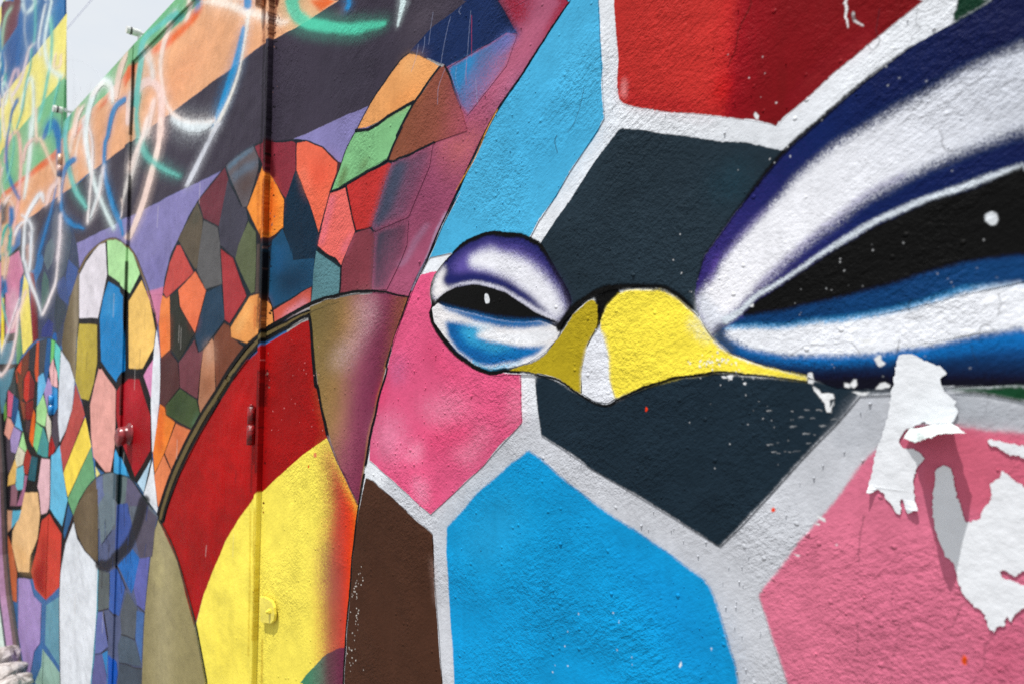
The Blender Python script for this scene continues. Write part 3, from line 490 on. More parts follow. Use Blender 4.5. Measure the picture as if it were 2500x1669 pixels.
# ---- sprayed loops over the upper left
SP = [((84, 204, 170), 'B1 1690,-30 1740,150 1850,245 2050,300 2347,335 C1 400,315 640,270', 150, 7, (1.1, 1.2, 1.1, 1, .9, .5)),
      ((208, 228, 230), 'C1 880,-30 850,100 805,300', 70, 4, (1.2, .9, .3)), ((238, 226, 214), 'B1 690,0 1000,70 1250,160 1480,230 1640,260', 95, 9, (.8, 1.2, 1.2, 1, .5)),
      ((72, 142, 206), 'B1 1210,-30 1200,80', 95, 5, None), ((60, 134, 200), 'C1 180,-40 C1 250,20 230,90', 60, 5, None), ((46, 146, 212), 'B1 1160,330 1100,600 1010,900 910,1200 800,1470', 88, 7, (.7, 1, 1.1, 1, .5)),
      ((222, 220, 214), 'B1 1210,150 1180,400 1120,720 1030,1040 920,1280 770,1568', 40, 4, (1.6, .7, .7, 1, 1.2, 1)), ((198, 200, 210), 'B2 860,20 700,330 570,600 500,740', 62, 5, (1, 1, 1.1, .8)),
      ((226, 208, 196), 'B1 560,-20 540,110 500,220', 50, 4, None), ((228, 206, 194), 'B1 390,140 260,440 205,700 215,950 265,1180 360,1320 500,1410 700,1425 810,1385', 60, 5, (.8, 1, .9, .8, .8, 1.1, 1.3, 1.3, 1)),
      ((216, 226, 231), 'B1 330,1360 500,1450 660,1460 800,1410', 130, 12, (.4, 1.1, 1.1, .5)), ((222, 202, 186), 'B1 60,560 95,740 115,900', 70, 8, None),
      ((228, 198, 190), 'A1 1490,1420 1510,1200 1600,1010 1720,935 1820,1010 1860,1200 1845,1568', 96, 5, (.8, .9, 1.1, 1.2, 1.1, 1, .9)), ((226, 202, 194), 'A1 1770,1150 1730,1350 1690,1568', 70, 9, None),
      ((232, 206, 196), 'A2 1850,-20 1825,250 1750,550 1650,900 1540,1200 1470,1340', 78, 4, (.9, .9, 1, 1, .9, .8)), ((212, 206, 202), 'A2 1690,80 1590,350 1500,650 1430,900 1390,1110', 60, 7, (1.2, 1, .9, .6, .3)),
      ((104, 192, 182), 'A1 2050,160 1870,290 1680,460 1630,680 1590,950 1550,1230', 72, 4, None), ((92, 184, 172), 'A1 2080,200 2010,220', 110, 8, None), ((104, 190, 178), 'A1 1610,1080 1570,1300 1590,1560 A2 1610,220 1690,390 1850,510 2070,620', 72, 6, (.6, .8, 1, 1.5, 1.2, 1.1, .6)),
      ((22, 130, 196), 'A1 1440,1140 1340,1220 1285,1350 1240,1568 A2 1210,250 1200,550 1240,750 1310,980 1400,1180 1430,1300', 62, 4, (1.2, 1.1, 1, .8, .8, .9, 1, 1.1, .8)),
      ((208, 226, 226), 'A1 1300,1180 1290,1000 1220,920 1120,990 1040,1200 1000,1400 990,1568 A2 1000,250 1040,500 1100,750 1200,980 1320,1220', 66, 5, (.7, 1, 1.3, 1.2, 1.1, 1, .9, .9, .9, .8, .8)),
      ((228, 200, 186), 'A1 1470,600 1400,760 1360,930 1330,1150', 76, 7, (.6, 1, 1, .7)), ((214, 206, 206), 'A2 1020,50 1065,220 1065,500 1040,800 1010,1150', 38, 4, None),
      ((222, 196, 178), 'A2 940,90 890,250 860,440', 34, 4, None), ((226, 196, 178), 'A1 900,1240 860,1400 A2 860,0 800,350', 50, 6, None), ((214, 204, 204), 'A2 1190,500 1150,800 1060,1080', 44, 7, (1, .9, .5)),
      ((112, 194, 184), 'A1 800,1300 760,1500 A2 755,250 790,500 860,750 940,890 1000,980', 66, 5, (.8, 1, .9, 1, 1.1, .9, .6)), ((12, 122, 188), 'A2 850,420 770,500 720,650 700,850 720,1020 790,1130 870,1190 975,1212', 60, 4, (1.2, 1, .9, .8, .9, 1.2, 1, .4)),
      ((0, 112, 182), 'A2 500,180 545,80 600,20 660,120 675,350 665,640', 76, 4, (.6, 1, 1.2, 1, .8, .5)), ((0, 112, 182), 'A1 560,1480 600,1400 640,1450 670,1568', 90, 4, None), ((8, 114, 184), 'A2 660,640 600,950 520,1250 450,1500 A3 440,150 410,320', 40, 4, (.7, .8, 1, .9, .7, .4)),
      ((216, 221, 226), 'A2 505,920 470,820 400,900 330,1020 290,1150 275,1400 270,1568 A3 290,200 340,400 420,600 480,800', 50, 4, (.6, 1.3, 1.2, 1, .8, .8, .8, .9, 1, .8, .4)), ((222, 214, 216), 'A3 700,-120 665,200 640,420 560,630 490,790', 36, 4, None),
      ((228, 196, 172), 'A1 410,1250 415,1568 A2 470,200 560,400 640,580 690,680', 42, 5, None), ((222, 196, 190), 'A2 690,670 600,740 560,850 530,960', 62, 8, (1, 1, 1, .6)), ((226, 198, 186), 'A2 690,680 680,900', 36, 5, None), ((216, 206, 212), 'A2 700,1050 690,1300 660,1568', 50, 6, None),
      ((204, 218, 214), 'A2 360,-20 345,300 315,600 275,880', 58, 6, (1, 1, .9, .5)), ((222, 166, 160), 'A2 60,450 85,250 160,110 215,150 240,400 232,650 210,900 170,1150 150,1300', 38, 5, None), ((216, 176, 170), 'A2 270,450 300,280 380,190 430,230', 40, 6, None),
      ((0, 106, 178), 'A1 200,1150 140,1280 110,1450 A2 80,200 75,400 100,600 170,780 230,880', 38, 4, (1.4, .8, .7, .8, .8, 1, 1.2, .8)), ((112, 202, 182), 'A1 570,210 595,400 582,700 545,900 500,1150 440,1400', 50, 5, (1.2, .8, .7, .8, .8, .6)),
      ((204, 222, 222), 'A1 600,-20 545,250 512,500 545,720 610,810 710,890', 50, 6, (.6, .7, .8, 1, 1.3, 1.4)), ((206, 192, 196), 'A1 400,500 335,560 290,750 230,950 140,1100', 34, 5, None), ((206, 178, 184), 'A1 110,1000 165,820 205,800 215,900', 34, 5, None),
      ((196, 214, 214), 'A1 260,40 285,140 350,120 400,40 405,-20', 46, 5, None), ((170, 186, 200), 'A1 290,150 280,350 310,550 350,620', 18, 4, None), ((150, 190, 162), 'A1 130,100 65,200 30,400 10,600', 34, 5, None), ((0, 92, 164), 'A1 230,150 220,450 205,750', 40, 8, None),
      ((96, 186, 178), 'A1 400,0 405,300 390,500', 24, 5, None), ((206, 222, 216), 'A1 250,1250 285,1050 340,890 380,980 385,1250 370,1568', 40, 5, None), ((206, 214, 206), 'A2 0,870 18,980 35,1110', 34, 4, None), ((216, 196, 184), 'A2 40,990 100,890 155,960 165,1100', 28, 4, None),
      ((84, 190, 178), 'A2 20,1400 60,1220 120,1190 110,1500 A3 40,100', 30, 4, None), ((0, 106, 176), 'A3 10,480 25,380 60,420 70,540', 44, 3, None), ((96, 184, 182), 'A3 10,560 50,760 100,940', 26, 3, (1, 1, .5)), ((226, 196, 190), 'A3 300,520 220,760 140,960', 34, 6, None),
      ((228, 206, 202), 'A3 215,760 180,1080 110,1350 0,1500', 36, 4, None), ((216, 184, 170), 'A3 60,-60 75,150 50,380', 40, 6, None), ((212, 208, 212), 'A3 340,-150 370,30 330,300', 34, 5, None), ((232, 192, 166), 'A2 280,1130 180,1260 150,1400', 34, 5, None)]
SP += [((214, 206, 210), 'A1 30,620 60,780 30,900 -30,960', 26, 4, None), ((84, 190, 176), 'A1 0,560 20,760 60,900 30,1000', 26, 4, None), ((206, 222, 222), 'A1 40,1100 20,960 60,960 90,1060 60,1200', 26, 4, None), ((120, 200, 186), 'A2 120,0 160,250 120,520 60,700', 18, 4, None),
       ((212, 190, 188), 'A2 30,520 10,700 60,860', 24, 4, None), ((206, 214, 220), 'A2 250,1060 330,1130 370,1250 350,1420 A3 350,120 340,300', 30, 4, None), ((70, 176, 168), 'A2 30,1300 80,1180 130,1240 A3 110,-40 90,60', 24, 4, None), ((226, 200, 190), 'A1 640,620 620,760 690,760 700,620', 22, 4, None), ((104, 192, 180), 'A1 360,560 350,760 300,960 260,1250 190,1480', 22, 4, None),
       ((10, 112, 180), 'A1 20,600 40,720 30,860', 34, 4, None), ((204, 212, 214), 'A2 1160,600 1130,800 1040,1100', 26, 5, None), ((222, 204, 198), 'A2 1400,880 1420,1000 1390,1100', 26, 3, (1, .8, .3)), ((216, 210, 206), 'A1 1660,620 1740,760 1760,900', 46, 8, None),
       ((226, 222, 220), 'A1 1060,1100 1180,960 1270,1010 1290,1150', 60, 9, None), ((230, 214, 206), 'A2 1700,-60 1640,160 1540,420 1500,560', 54, 8, None), ((226, 228, 230), 'A2 960,-40 985,260 1030,480', 40, 7, None), ((226, 206, 198), 'A1 860,1568 900,1350 960,1220', 40, 7, None), ((216, 218, 222), 'A2 380,1230 330,1130 230,1170 170,1300', 30, 5, None),
       ((220, 214, 214), 'A1 60,1568 30,1300 60,1080 120,1060 150,1200', 30, 5, None), ((224, 210, 206), 'A2 120,840 60,900 30,1020', 30, 5, None), ((100, 196, 184), 'A1 690,900 640,1100 600,1300 560,1568', 24, 5, None), ((222, 220, 222), 'A3 -20,1300 60,1100 140,860 230,600', 24, 5, None), ((214, 222, 224), 'A1 520,60 470,300 440,520 470,640', 26, 5, None)]
for c, s, w, so, tp in SP:
    if c[0] > 190: c = tuple(min(255, int(v * 1.05 + 5)) for v in c)                 # fresh white and pink
    elif c[2] > c[0] + 90: c = (max(c[0] - 22, 0), c[1], c[2] - 4)
    line(None, c, s, w * 1.8, soft=so * 2.2, taper=tp, alpha=.24, speck=.7)
    line('spray_stroke', c, s, w * .86, soft=so * .62, taper=tp, alpha=.92, speck=.5)
fill(None, (48, 112, 172), 'A2 100,950 160,970 170,1100 120,1220 100,1200', soft=4)
fill(None, (42, 44, 60), 'A2 -40,920 90,940 80,1150 -40,1200', soft=5, alpha=.8)
fill(None, (98, 150, 200), 'B1 600,-10 680,30 650,110 600,130', soft=8)
line(None, (110, 195, 190), 'A1 2150,0 1640,500', 4, sm=0, alpha=.5)

# ---- right wall: pale net of lines and the coloured fields of the bird's head
fill(None, WH, 'D1 930,-120 860,0 700,240 490,570 340,790 180,1100 0,1490 C2 2000,760 1620,1540 C3 1350,750 1260,1000 1150,1350 C4 1030,450 950,850 900,1100 D5 220,300 165,800 130,1250 105,1900 P 2700,1900 2700,-200')
fill(None, (196, 199, 206), 'P 930,1190 960,1130 1300,1010 1380,1000 2050,950 2700,960 2700,1900 900,1900', soft=24)
fill('painted_panel', (74, 170, 213), 'D1 930,-120 1055,-120 1060,0 1075,350 1095,700 1105,850 1060,930 1000,1020 860,1230 760,1400 650,1568 C5 1500,160 1390,370 1100,600 470,555 240,603 220,640 C2 1640,1540 1800,1180 2000,790 D1 0,1490 180,1100 340,790 490,570 700,240 860,0', label='tall sky blue field above the small eye')
fill(None, (64, 162, 209), 'D1 500,620 900,520 1050,900 700,1400 350,1200', soft=70, alpha=.5)
fill('painted_panel', (178, 46, 46), 'D1 1165,-120 1170,0 1185,250 1200,450 1212,720 1235,750 1290,765 D2 0,820 420,872 585,905 620,860 720,770 870,640 980,530 1100,435 1300,270 1640,0 1760,-120', label='red field at the top with a darker right half', grad=('D2 60,500 560,560', [(0, (182, 50, 46)), (.28, (178, 42, 42)), (.4, (140, 24, 34)), (1, (118, 20, 30))]))
fill(None, (190, 20, 24), 'D2 100,700 210,520 250,620 200,740', soft=20, alpha=.5)
fill(None, (150, 24, 34), 'D1 1190,300 1230,350 1220,700 1300,760 1600,780 1900,870 1700,720 1300,690', soft=22, alpha=.6)
fill(None, (160, 56, 56), 'D2 640,800 980,480 1330,260 1200,260 800,560', soft=26, alpha=.35)
fill(None, (232, 150, 150), 'D1 1225,690 1250,560 1275,600 1262,720', soft=7, alpha=.65)
fill('painted_panel', (41, 53, 62), 'D1 1240,912 1210,925 1110,1050 960,1280 760,1568 C5 1650,220 1490,470 1640,760 1790,1000 1800,1250 D4 210,560 400,380 550,320 800,285 1000,330 1190,500 1220,400 1290,0 D3 10,800 60,520 200,330 350,120 D2 290,1568 420,1350 560,1200 665,1085 520,1062 0,985 D1 1440,942', label='dark slate field between the two eyes')
fill(None, (30, 64, 78), 'D2 180,1200 420,1190 330,1420 100,1400', soft=60, alpha=.6)
fill('painted_panel', (216, 88, 128), 'C3 1540,330 1720,300 1640,560 1680,800 C6 280,450 400,630 560,800 800,950 1000,1005 1275,1010 1278,1300 1285,1560 C4 2347,1000 D5 1120,0 740,352 345,0 C4 950,1045 965,850 1030,500 1150,0 C3 1260,1000 1350,720', label='pink field under the small eye')
for c, s, so, al in (((224, 132, 164), 'C4 1150,500 1300,560 1350,900 1250,1100 1000,900 1050,600', 34, .85), ((208, 70, 110), 'C4 1600,600 1900,500 1950,900 1800,1000 1600,950', 40, .8), ((206, 64, 106), 'C4 1580,1400 1750,1380 1720,1540 1640,1568', 20, .5),
                     ((226, 150, 178), 'C4 1450,1300 1580,1250 1620,1500 1550,1568', 20, .7), ((170, 120, 170), 'C3 1250,1330 1330,1200 1300,1560 1200,1568', 26, .5), ((232, 150, 178), 'C6 100,1350 500,1250 700,1450 300,1560', 40, .6), ((218, 40, 90), 'C4 1030,400 1120,100 1180,60 1080,480', 16, .5), ((190, 60, 110), 'C3 1500,420 1560,430 1520,680', 20, .4),
                     ((228, 146, 172), 'C4 1900,1000 2300,650 2347,700 2100,1100', 26, .6), ((206, 66, 106), 'C6 200,500 320,700 500,900 700,1100 400,1000 200,800', 26, .5), ((232, 158, 184), 'C4 1380,1000 1480,820 1560,860 1500,1100', 18, .6), ((212, 60, 104), 'C4 1900,700 2050,620 2100,800 1950,900', 26, .5), ((232, 170, 190), 'C6 1180,1200 1280,1150 1280,1568 1150,1568', 26, .35)):
    fill(None, c, s, soft=so, alpha=al, speck=.7)
fill('painted_panel', (2, 146, 205), 'D5 1440,-110 1400,-85 1290,10 1100,180 950,340 855,440 850,620 880,1050 912,1568 916,1800 D6 1220,1700 1190,1568 1160,1420 1120,1300 1050,1050 1010,930 975,860 930,800 800,715 500,510 0,160 D5 1540,-40', label='large bright blue field at the bottom', soft=2)
fill(None, (0, 130, 195), 'D6 200,500 700,800 900,900 1050,1300 1100,1568 800,1568 500,1000', soft=70, alpha=.5)
fill(None, (60, 170, 218), 'D5 900,500 1300,100 1500,300 1300,700 1000,800', soft=80, alpha=.4)
fill('painted_panel', (73, 49, 39), 'D5 276,88 330,112 500,270 700,440 752,490 765,800 800,1200 822,1568 835,1800 95,1800 122,1568 140,1250 165,900 200,500 225,320', label='dark brown field at the bottom')
fill(None, (160, 130, 120), 'D5 735,640 770,700 790,1000 770,1000', soft=8, alpha=.35)
fill('painted_panel', (35, 47, 57), 'D4 20,930 100,935 360,1065 545,1140 800,1015 1000,940 1300,905 1980,955 2349,1000 D3 1500,1420 1480,1500 D7 470,590 330,760 180,930 0,1110 D6 1730,-140 1600,0 1430,190 1200,440 1055,580 700,362 350,150 100,5 D4 380,1560 200,1440 65,1355 45,1200', label='dark slate field under the beak', soft=2)
fill('painted_panel', (208, 112, 138), 'D6 1330,930 1370,862 1600,560 1900,220 2080,0 D7 340,1568 640,1210 900,1000 1100,905 1540,905 2000,985 2600,1080 P 2620,1800 D6 1640,1800 1560,1620 1500,1450 1420,1230 1370,1060', label='pink field with torn paper on it', soft=4)
fill(None, (204, 96, 118), 'D7 1150,920 1540,910 2600,1100 P 2620,1300 D7 1550,1900 1100,1568 1200,1250 950,1190 930,1050', soft=25, alpha=.7)
fill(None, (198, 104, 132), 'D8 560,700 900,600 1250,1000 1500,1300 1300,1568 600,1568', soft=60, alpha=.35)
fill(None, (186, 84, 112), 'D8 1500,1250 1762,1050 1800,1568 1400,1600', soft=50, alpha=.5)
fill(None, (166, 170, 178), 'D7 350,700 480,590 830,530 760,850 640,1150 300,1250 100,1100', soft=22, alpha=.5)
fill(None, (150, 154, 162), 'D7 1440,540 1750,540 2000,600 2500,720 2500,1040 2000,960 1560,880', soft=12, alpha=.65)

# ---- the large eye
fill('painted_eyelid', (26, 42, 88), 'D3 10,900 0,800 10,700 60,520 200,330 350,120 D2 420,1340 640,1090 900,855 1200,598 1550,338 1850,168 2160,-10 2500,-200 2560,1200 D3 2349,650 1000,960 240,1010 120,1100 60,1010', label='upper lid of the large eye, navy and white', grad=('P 1720,720 2500,120', [(0, (58, 48, 112)), (.25, (40, 42, 100)), (.5, (14, 38, 84)), (1, (6, 32, 70))]))
fill('painted_highlight', WH, 'D3 40,790 90,720 230,510 420,290 D2 470,1568 690,1310 1000,1045 1400,820 1800,590 2500,260 2500,850 1900,1090 1500,1270 1200,1425 D3 1000,265 850,375 620,575 420,755 290,890 210,975 110,975 25,880', soft=15, grad=('P 1720,760 2450,220', [(0, (236, 236, 242)), (.5, (229, 231, 238)), (1, (210, 215, 226))]), speck=.6)
fill(None, (92, 70, 150), 'D3 90,740 120,560 180,480 150,640 110,700', soft=9, alpha=.7)
for s in ('D3 420,750 620,560 850,365 1000,245 D2 1200,1400 1500,1250', 'D3 200,520 420,270 D2 520,1500'):
    line(None, (104, 88, 160), s, 26, soft=10, alpha=.5, speck=.6)
fill(None, (208, 212, 222), 'D3 15,800 60,780 200,930 300,940 160,1010 110,1080 60,1000 15,900', soft=14)
line('painted_line', (202, 211, 220), 'D2 2500,1130 2349,1190 2000,1310 1700,1430 D3 1450,190 1200,310 1000,430 800,570 600,700 430,800 330,900 200,985', 46, soft=2, taper=(1.1, 1.1, 1, 1, 1, .9, .7, .7, .8, .9, 1.3), speck=.5)
fill('painted_pupil', BLK, 'D3 2500,-200 2349,-140 2010,16 1700,128 1450,222 1200,340 1000,455 800,595 600,725 440,825 335,930 360,970 700,905 1100,820 1500,705 1900,600 2560,460', soft=4, label='black pupil of the large eye')
fill('painted_iris', (12, 62, 108), 'D3 2560,460 1900,585 1500,695 1100,805 700,890 330,955 240,1005 200,1040 300,1050 700,1030 1000,1000 1500,900 1900,800 2560,650', soft=6, label='dark blue band under the large pupil')
line(None, (56, 150, 206), 'D3 2500,690 2100,750 1900,780 1500,888 1000,985 700,1018 300,1030 215,1040', 34, soft=8, taper=(.5, .7, 1, 1.2, 1.3, 1.2, 1, .7))
fill('painted_eyelid', (14, 44, 78), 'D3 120,1085 200,1030 250,1060 400,1170 700,1220 1000,1215 1300,1205 1600,1150 2000,1080 2560,960 2560,1420 1700,1452 1400,1478 1000,1455 800,1375 500,1295 250,1205', label='lower lid of the large eye, white over blue', grad=('P 2000,855 2000,925', [(0, (16, 70, 124)), (.4, (14, 50, 88)), (1, (8, 20, 36))]))
line(None, (16, 106, 178), 'D3 2560,1040 2349,1085 2000,1140 1700,1180 1350,1225 1000,1250 700,1245 420,1192 250,1125', 84, soft=14, taper=(1.5, 1.3, 1, .9, .9, 1, .8, .6, .3), speck=.6)
fill('painted_highlight', (231, 234, 241), 'D3 205,1068 245,1042 700,1030 1000,1000 1500,905 1900,803 2560,670 2560,985 2000,1072 1600,1148 1300,1205 1000,1225 700,1220 400,1168 245,1105', soft=11, speck=.6)
fill(None, (60, 70, 84), 'D3 120,1085 160,1000 230,990 200,1040 210,1100 300,1180 250,1200', soft=8, alpha=.8)
line('painted_line', (16, 20, 26), 'D3 10,700 60,520 200,325 350,115 D2 420,1340 640,1085 900,850 1200,592 1550,332', 22, taper=(.3, .5, .6, 1, 1.4, 1.6, 1.2, .5), soft=2)
fill('painted_panel', (30, 66, 44), 'D3 1800,1475 1900,1455 2349,1428 2560,1420 2560,1600 2349,1548 2050,1488', soft=3, label='dark green sliver right of the torn paper')
fill('painted_panel', (22, 56, 42), 'D2 1860,-60 2180,-30 1990,90 1850,168 1838,120 1870,50', soft=2, label='dark green corner at the top edge')
fill('painted_dot', (206, 211, 216), 'D3 2075,215 2095,198 2120,192 2150,205 2165,238 2152,272 2120,284 2095,272 2078,250', sm=1, label='white dot in the large pupil')

# ---- the small eye
EYE1 = 'C5 230,1000 260,870 350,720 480,570 640,430 850,345 1100,316 1300,355 1500,445 1570,540 1700,750 1830,980 1862,1120 1790,1300 1745,1400 C6 1705,600 1565,765 1350,900 1150,985 1000,1005 800,945 560,805 400,635 280,455 236,300 252,205'
fill('painted_eye', BLK, EYE1, sm=1, label='small half-closed round eye')
fill('painted_eyelid', (40, 42, 98), 'C5 262,1075 253,980 300,840 400,680 520,560 680,440 880,375 1100,365 1300,400 1480,495 1620,700 1750,950 1812,1150 1780,1290 1700,1328 1580,1290 1400,1190 1100,1005 900,945 750,925 550,940 400,1010 310,1095', soft=2, label='purple and white lid of the small eye')
fill(None, (226, 224, 226), 'C5 300,1095 250,1010 285,870 405,690 420,780 400,900 440,935 560,930 400,1008', soft=8)
fill(None, (94, 82, 158), 'C5 480,720 600,570 850,460 1100,455 1350,545 1550,710 1700,910 1790,1150 1750,1300 1640,1260 1500,1130 1300,950 1100,860 900,800 700,780 560,800', soft=18)
fill('painted_highlight', (229, 230, 238), 'C5 680,610 780,545 950,520 1150,560 1350,650 1550,800 1680,960 1780,1180 1760,1290 1690,1312 1560,1230 1400,1040 1200,880 1000,790 850,740 700,690', soft=13)
line(None, (36, 40, 96), 'C5 430,850 560,850 720,830 900,860 1100,930 1300,1030 1450,1130 1580,1230', 84, soft=8, taper=(.9, 1, 1, 1, .9, .8, .6, .2))
line(None, (214, 214, 228), 'C5 480,935 620,905 760,902 900,925 1100,985 1300,1105 1500,1225 1680,1318', 34, soft=4, taper=(.3, .8, 1, 1, 1, 1.2, 1.4, 1.2))
fill('painted_pupil', (12, 16, 20), 'C5 310,1100 400,1012 550,945 750,928 900,948 1100,1010 1300,1135 1500,1255 1660,1325 1700,1345 1500,1335 1300,1312 1000,1292 700,1242 450,1152 340,1122', sm=1, label='black slit of the small eye')
fill('painted_dot', (214, 218, 223), 'C5 870,1060 878,1030 895,1022 915,1040 922,1070 930,1090 925,1125 905,1138 885,1132 872,1100', sm=1, label='white fleck in the small eye')
fill('painted_eyelid', (226, 224, 226), 'C6 262,250 330,182 450,222 700,302 1000,372 1300,402 1490,388 1620,432 1740,485 1700,600 1560,740 1350,875 1150,938 950,945 750,892 560,742 400,562 285,400', label='blue and white lower lid of the small eye')
fill(None, (18, 96, 158), 'C6 340,180 700,292 1000,358 1300,382 1490,380 1650,438 1500,462 1300,472 1000,452 750,395 560,310 430,250', soft=7)
fill(None, (10, 104, 168), 'C6 415,385 600,402 800,470 760,560 900,610 1100,650 1300,680 1580,665 1430,790 1250,870 1000,898 750,876 560,722 450,562', soft=7)
fill(None, (0, 84, 146), 'C6 420,400 520,420 620,600 900,760 1200,790 1000,880 760,850 560,700 460,540', soft=12, alpha=.7)
fill(None, (66, 172, 212), 'C6 600,450 700,450 1000,480 800,520 760,600 900,640 1250,700 1000,740 700,640 620,540', soft=14, alpha=.75)
fill('painted_highlight', (229, 231, 236), 'C6 790,545 920,515 1200,512 1500,490 1715,500 1660,590 1500,650 1250,650 1000,598 830,572', soft=7)
line(None, (60, 166, 212), 'C6 740,865 850,912 950,930 1150,912 1300,862', 30, soft=5)
line(None, (228, 230, 236), 'C6 1150,925 1400,830 1600,690', 44, soft=6, taper=(.3, 1, .6))

line('painted_line', BLK, 'C6 236,290 275,440 400,625 560,790 800,935 1000,992 1150,975', 34, taper=(.6, .8, 1, 1.2, 1.4, 1.4, .6), soft=1)
line('painted_line', BLK, 'C5 500,550 650,420 860,340 1100,318 1300,360 1490,445', 30, taper=(.5, .8, 1, 1.1, 1, .7), soft=1)
# ---- the beak
line(None, BLK, 'D4 200,590 300,440 400,368 540,315 680,290 820,288 950,312 1060,372 1150,452', 42, taper=(1.2, 1.2, 1, 1.6, 1, .8, .9, 1, .6), soft=2)
fill(None, BLK, 'D4 450,360 620,300 640,340 540,440 490,560 460,600 470,430', soft=3)
fill('painted_beak', (174, 154, 38), 'D4 -10,842 100,772 200,650 300,480 400,398 430,385 458,392 480,430 474,520 465,580 440,625 400,700 360,870 352,1052 200,962 80,915 -80,905 C6 1140,975 1250,925', label='olive shaded left half of the beak', sm=0)
fill('painted_beak', (240, 220, 72), 'D4 490,600 490,540 540,430 620,345 700,316 800,312 930,326 1050,390 1150,480 1220,570 1290,660 1340,735 1430,778 1600,840 1800,890 1976,935 1976,962 1700,926 1500,906 1300,909 1100,926 900,986 750,1041 600,1091 560,950 530,750', label='bright yellow right half of the beak', soft=2)
fill(None, (226, 226, 196), 'D4 1140,500 1300,660 1240,690 1130,590', soft=16, alpha=.6, speck=.9)
fill('painted_highlight', (222, 225, 233), 'D4 478,605 515,630 540,800 562,960 597,1090 545,1124 450,1112 362,1055 356,900 390,740 440,650', soft=6, label='white wedge down the middle of the beak')
line('painted_line', (14, 18, 22), 'C6 1130,985 1280,985 1450,1000 D4 200,972 360,1068 450,1124 545,1138 640,1088 800,1022 1000,945 1200,914 1500,908 1800,940 1976,966', 20, taper=(1, 1, .8, .8, .7, .9, 1, 1, 1, .9, .6, .4))
fill(None, (222, 224, 230), 'C6 1280,1000 1445,1010 1450,1100 1275,1100', soft=5)

# ---- outlines of the neck, wear and splashes
line('painted_line', (22, 24, 32), 'D1 900,-60 860,0 700,240 490,570 340,790 180,1100 0,1490 C2 1620,1540 C3 1490,390 1350,750 1260,1000 1150,1350 C4 1150,20 1030,450 950,850 900,1110', 22, taper=(.5, .6, .8, .9, 1, 1, 1.2, 1.2, .8, .7, .9, 1.2, 1.4, 1))
line('painted_line', (24, 22, 22), 'D5 262,60 220,310 190,560 165,840 130,1280 105,1800', 12)
line(None, (216, 150, 40), 'D1 340,790 260,950 160,1170 40,1360', 7, alpha=.9); line(None, (176, 166, 196), 'C2 1840,1010 1700,1270 1590,1568 C3 1440,520', 10, soft=2, alpha=.7)
WHD = (222, 224, 226)
BP = ['D3 800,1350 830,1345 850,1400 840,1428 805,1415', 'D3 1110,1440 1140,1395 1165,1400 1160,1440 1140,1460 1115,1450', 'D3 1290,1250 1310,1225 1335,1220 1340,1260 1368,1275 1360,1290 1320,1310 1310,1290', 'D3 1290,1475 1320,1430 1350,1420 1390,1440 1380,1460 1330,1475',
      'D3 840,1440 880,1460 900,1490 940,1490 990,1500 1000,1530 965,1540 960,1600 D4 2170,1100 2140,1195 2110,1195 2095,1120 2020,1030', 'D3 1130,1485 1160,1480 1200,1492 1255,1492 1220,1515 1180,1512', 'D3 215,1375 250,1360 270,1362 255,1400 225,1390', 'D3 330,1410 360,1412 345,1425', 'D3 380,870 410,855 410,880 390,882',
      'D3 1190,1115 1290,1098 1260,1130 1220,1140', 'D3 1070,1415 1110,1430 1115,1460 1075,1450', 'D6 1745,350 1800,370 1815,400 1790,395 1740,360', 'D6 1720,405 1770,410 1760,425', 'D6 1570,625 1620,640 1600,648', 'D6 1880,575 1900,568 1895,582', 'D2 415,825 430,805 455,840 450,870 435,865 420,845',
      'D6 755,1440 775,1395 780,1430 765,1448', 'D6 985,1300 995,1298 988,1325', 'D4 1355,940 1380,935 1395,950 1370,955', 'D4 1510,970 1530,968 1528,985']
for s in BP: fill('bare_patch', WHD, s)
line(None, WHD, 'D2 1062,0 1075,60 1070,120 1090,200', 18, taper=(.6, 1.2, 1, .4)); line(None, WHD, 'D2 1125,100 1140,150 1200,185', 18, taper=(1.4, .8, .3)); fill(None, (70, 14, 20), 'D2 1105,100 1140,98 1150,150 1120,140', soft=2)
for k in range(34):                                    # scraped rows on the slate
    r = random.random(); x = 1640 + 560 * random.random() ** .7; y = 1180 + 60 * random.randint(0, 5) + random.uniform(-6, 6)
    if x > 2240 - (y - 1150) * .8: continue
    line(None, WHD, f'D4 {x:.0f},{y:.0f} {x + random.uniform(4, 60):.0f},{y + random.uniform(-6, 4):.0f}', random.uniform(2, 6), sm=0, taper=(.5, 1, .3))
dots(WHD, [(random.gauss(1880, 70), random.gauss(1040, 90)) for _ in range(26)], 1.1)
dots((232, 228, 220), [(868 + random.gauss(0, 8) + (1500 - y) * .09, y) for y in [random.uniform(1380, 1640) for _ in range(52)]], 1.15)
dots(WHD, [(random.uniform(1640, 2450), random.uniform(560, 950)) for _ in range(60)], 1.3)
dots(WHD, [(random.uniform(1760, 2460), random.uniform(120, 420)) for _ in range(40)], 1.6)
dots((206, 214, 226), [(random.uniform(1350, 1560), random.uniform(1480, 1660)) for _ in range(12)], 1.6)
dots((225, 150, 150), [(random.uniform(640, 790), random.uniform(800, 1080)) for _ in range(26)], .9)
dots((225, 225, 215), [(random.gauss(1750, 34), random.gauss(882, 9)) for _ in range(50)], 2.2)
for (x, y, r, c) in ((1576, 997, 4, (230, 60, 20)), (1888, 1243, 5, (228, 62, 26)), (2354, 1608, 7, (228, 84, 24)), (754, 1137, 3, (226, 70, 20)), (770, 1108, 4, (230, 140, 90)), (1191, 730, 3, WHD)):
    dots(c, [(x, y), (x + .5, y + 3)], r)
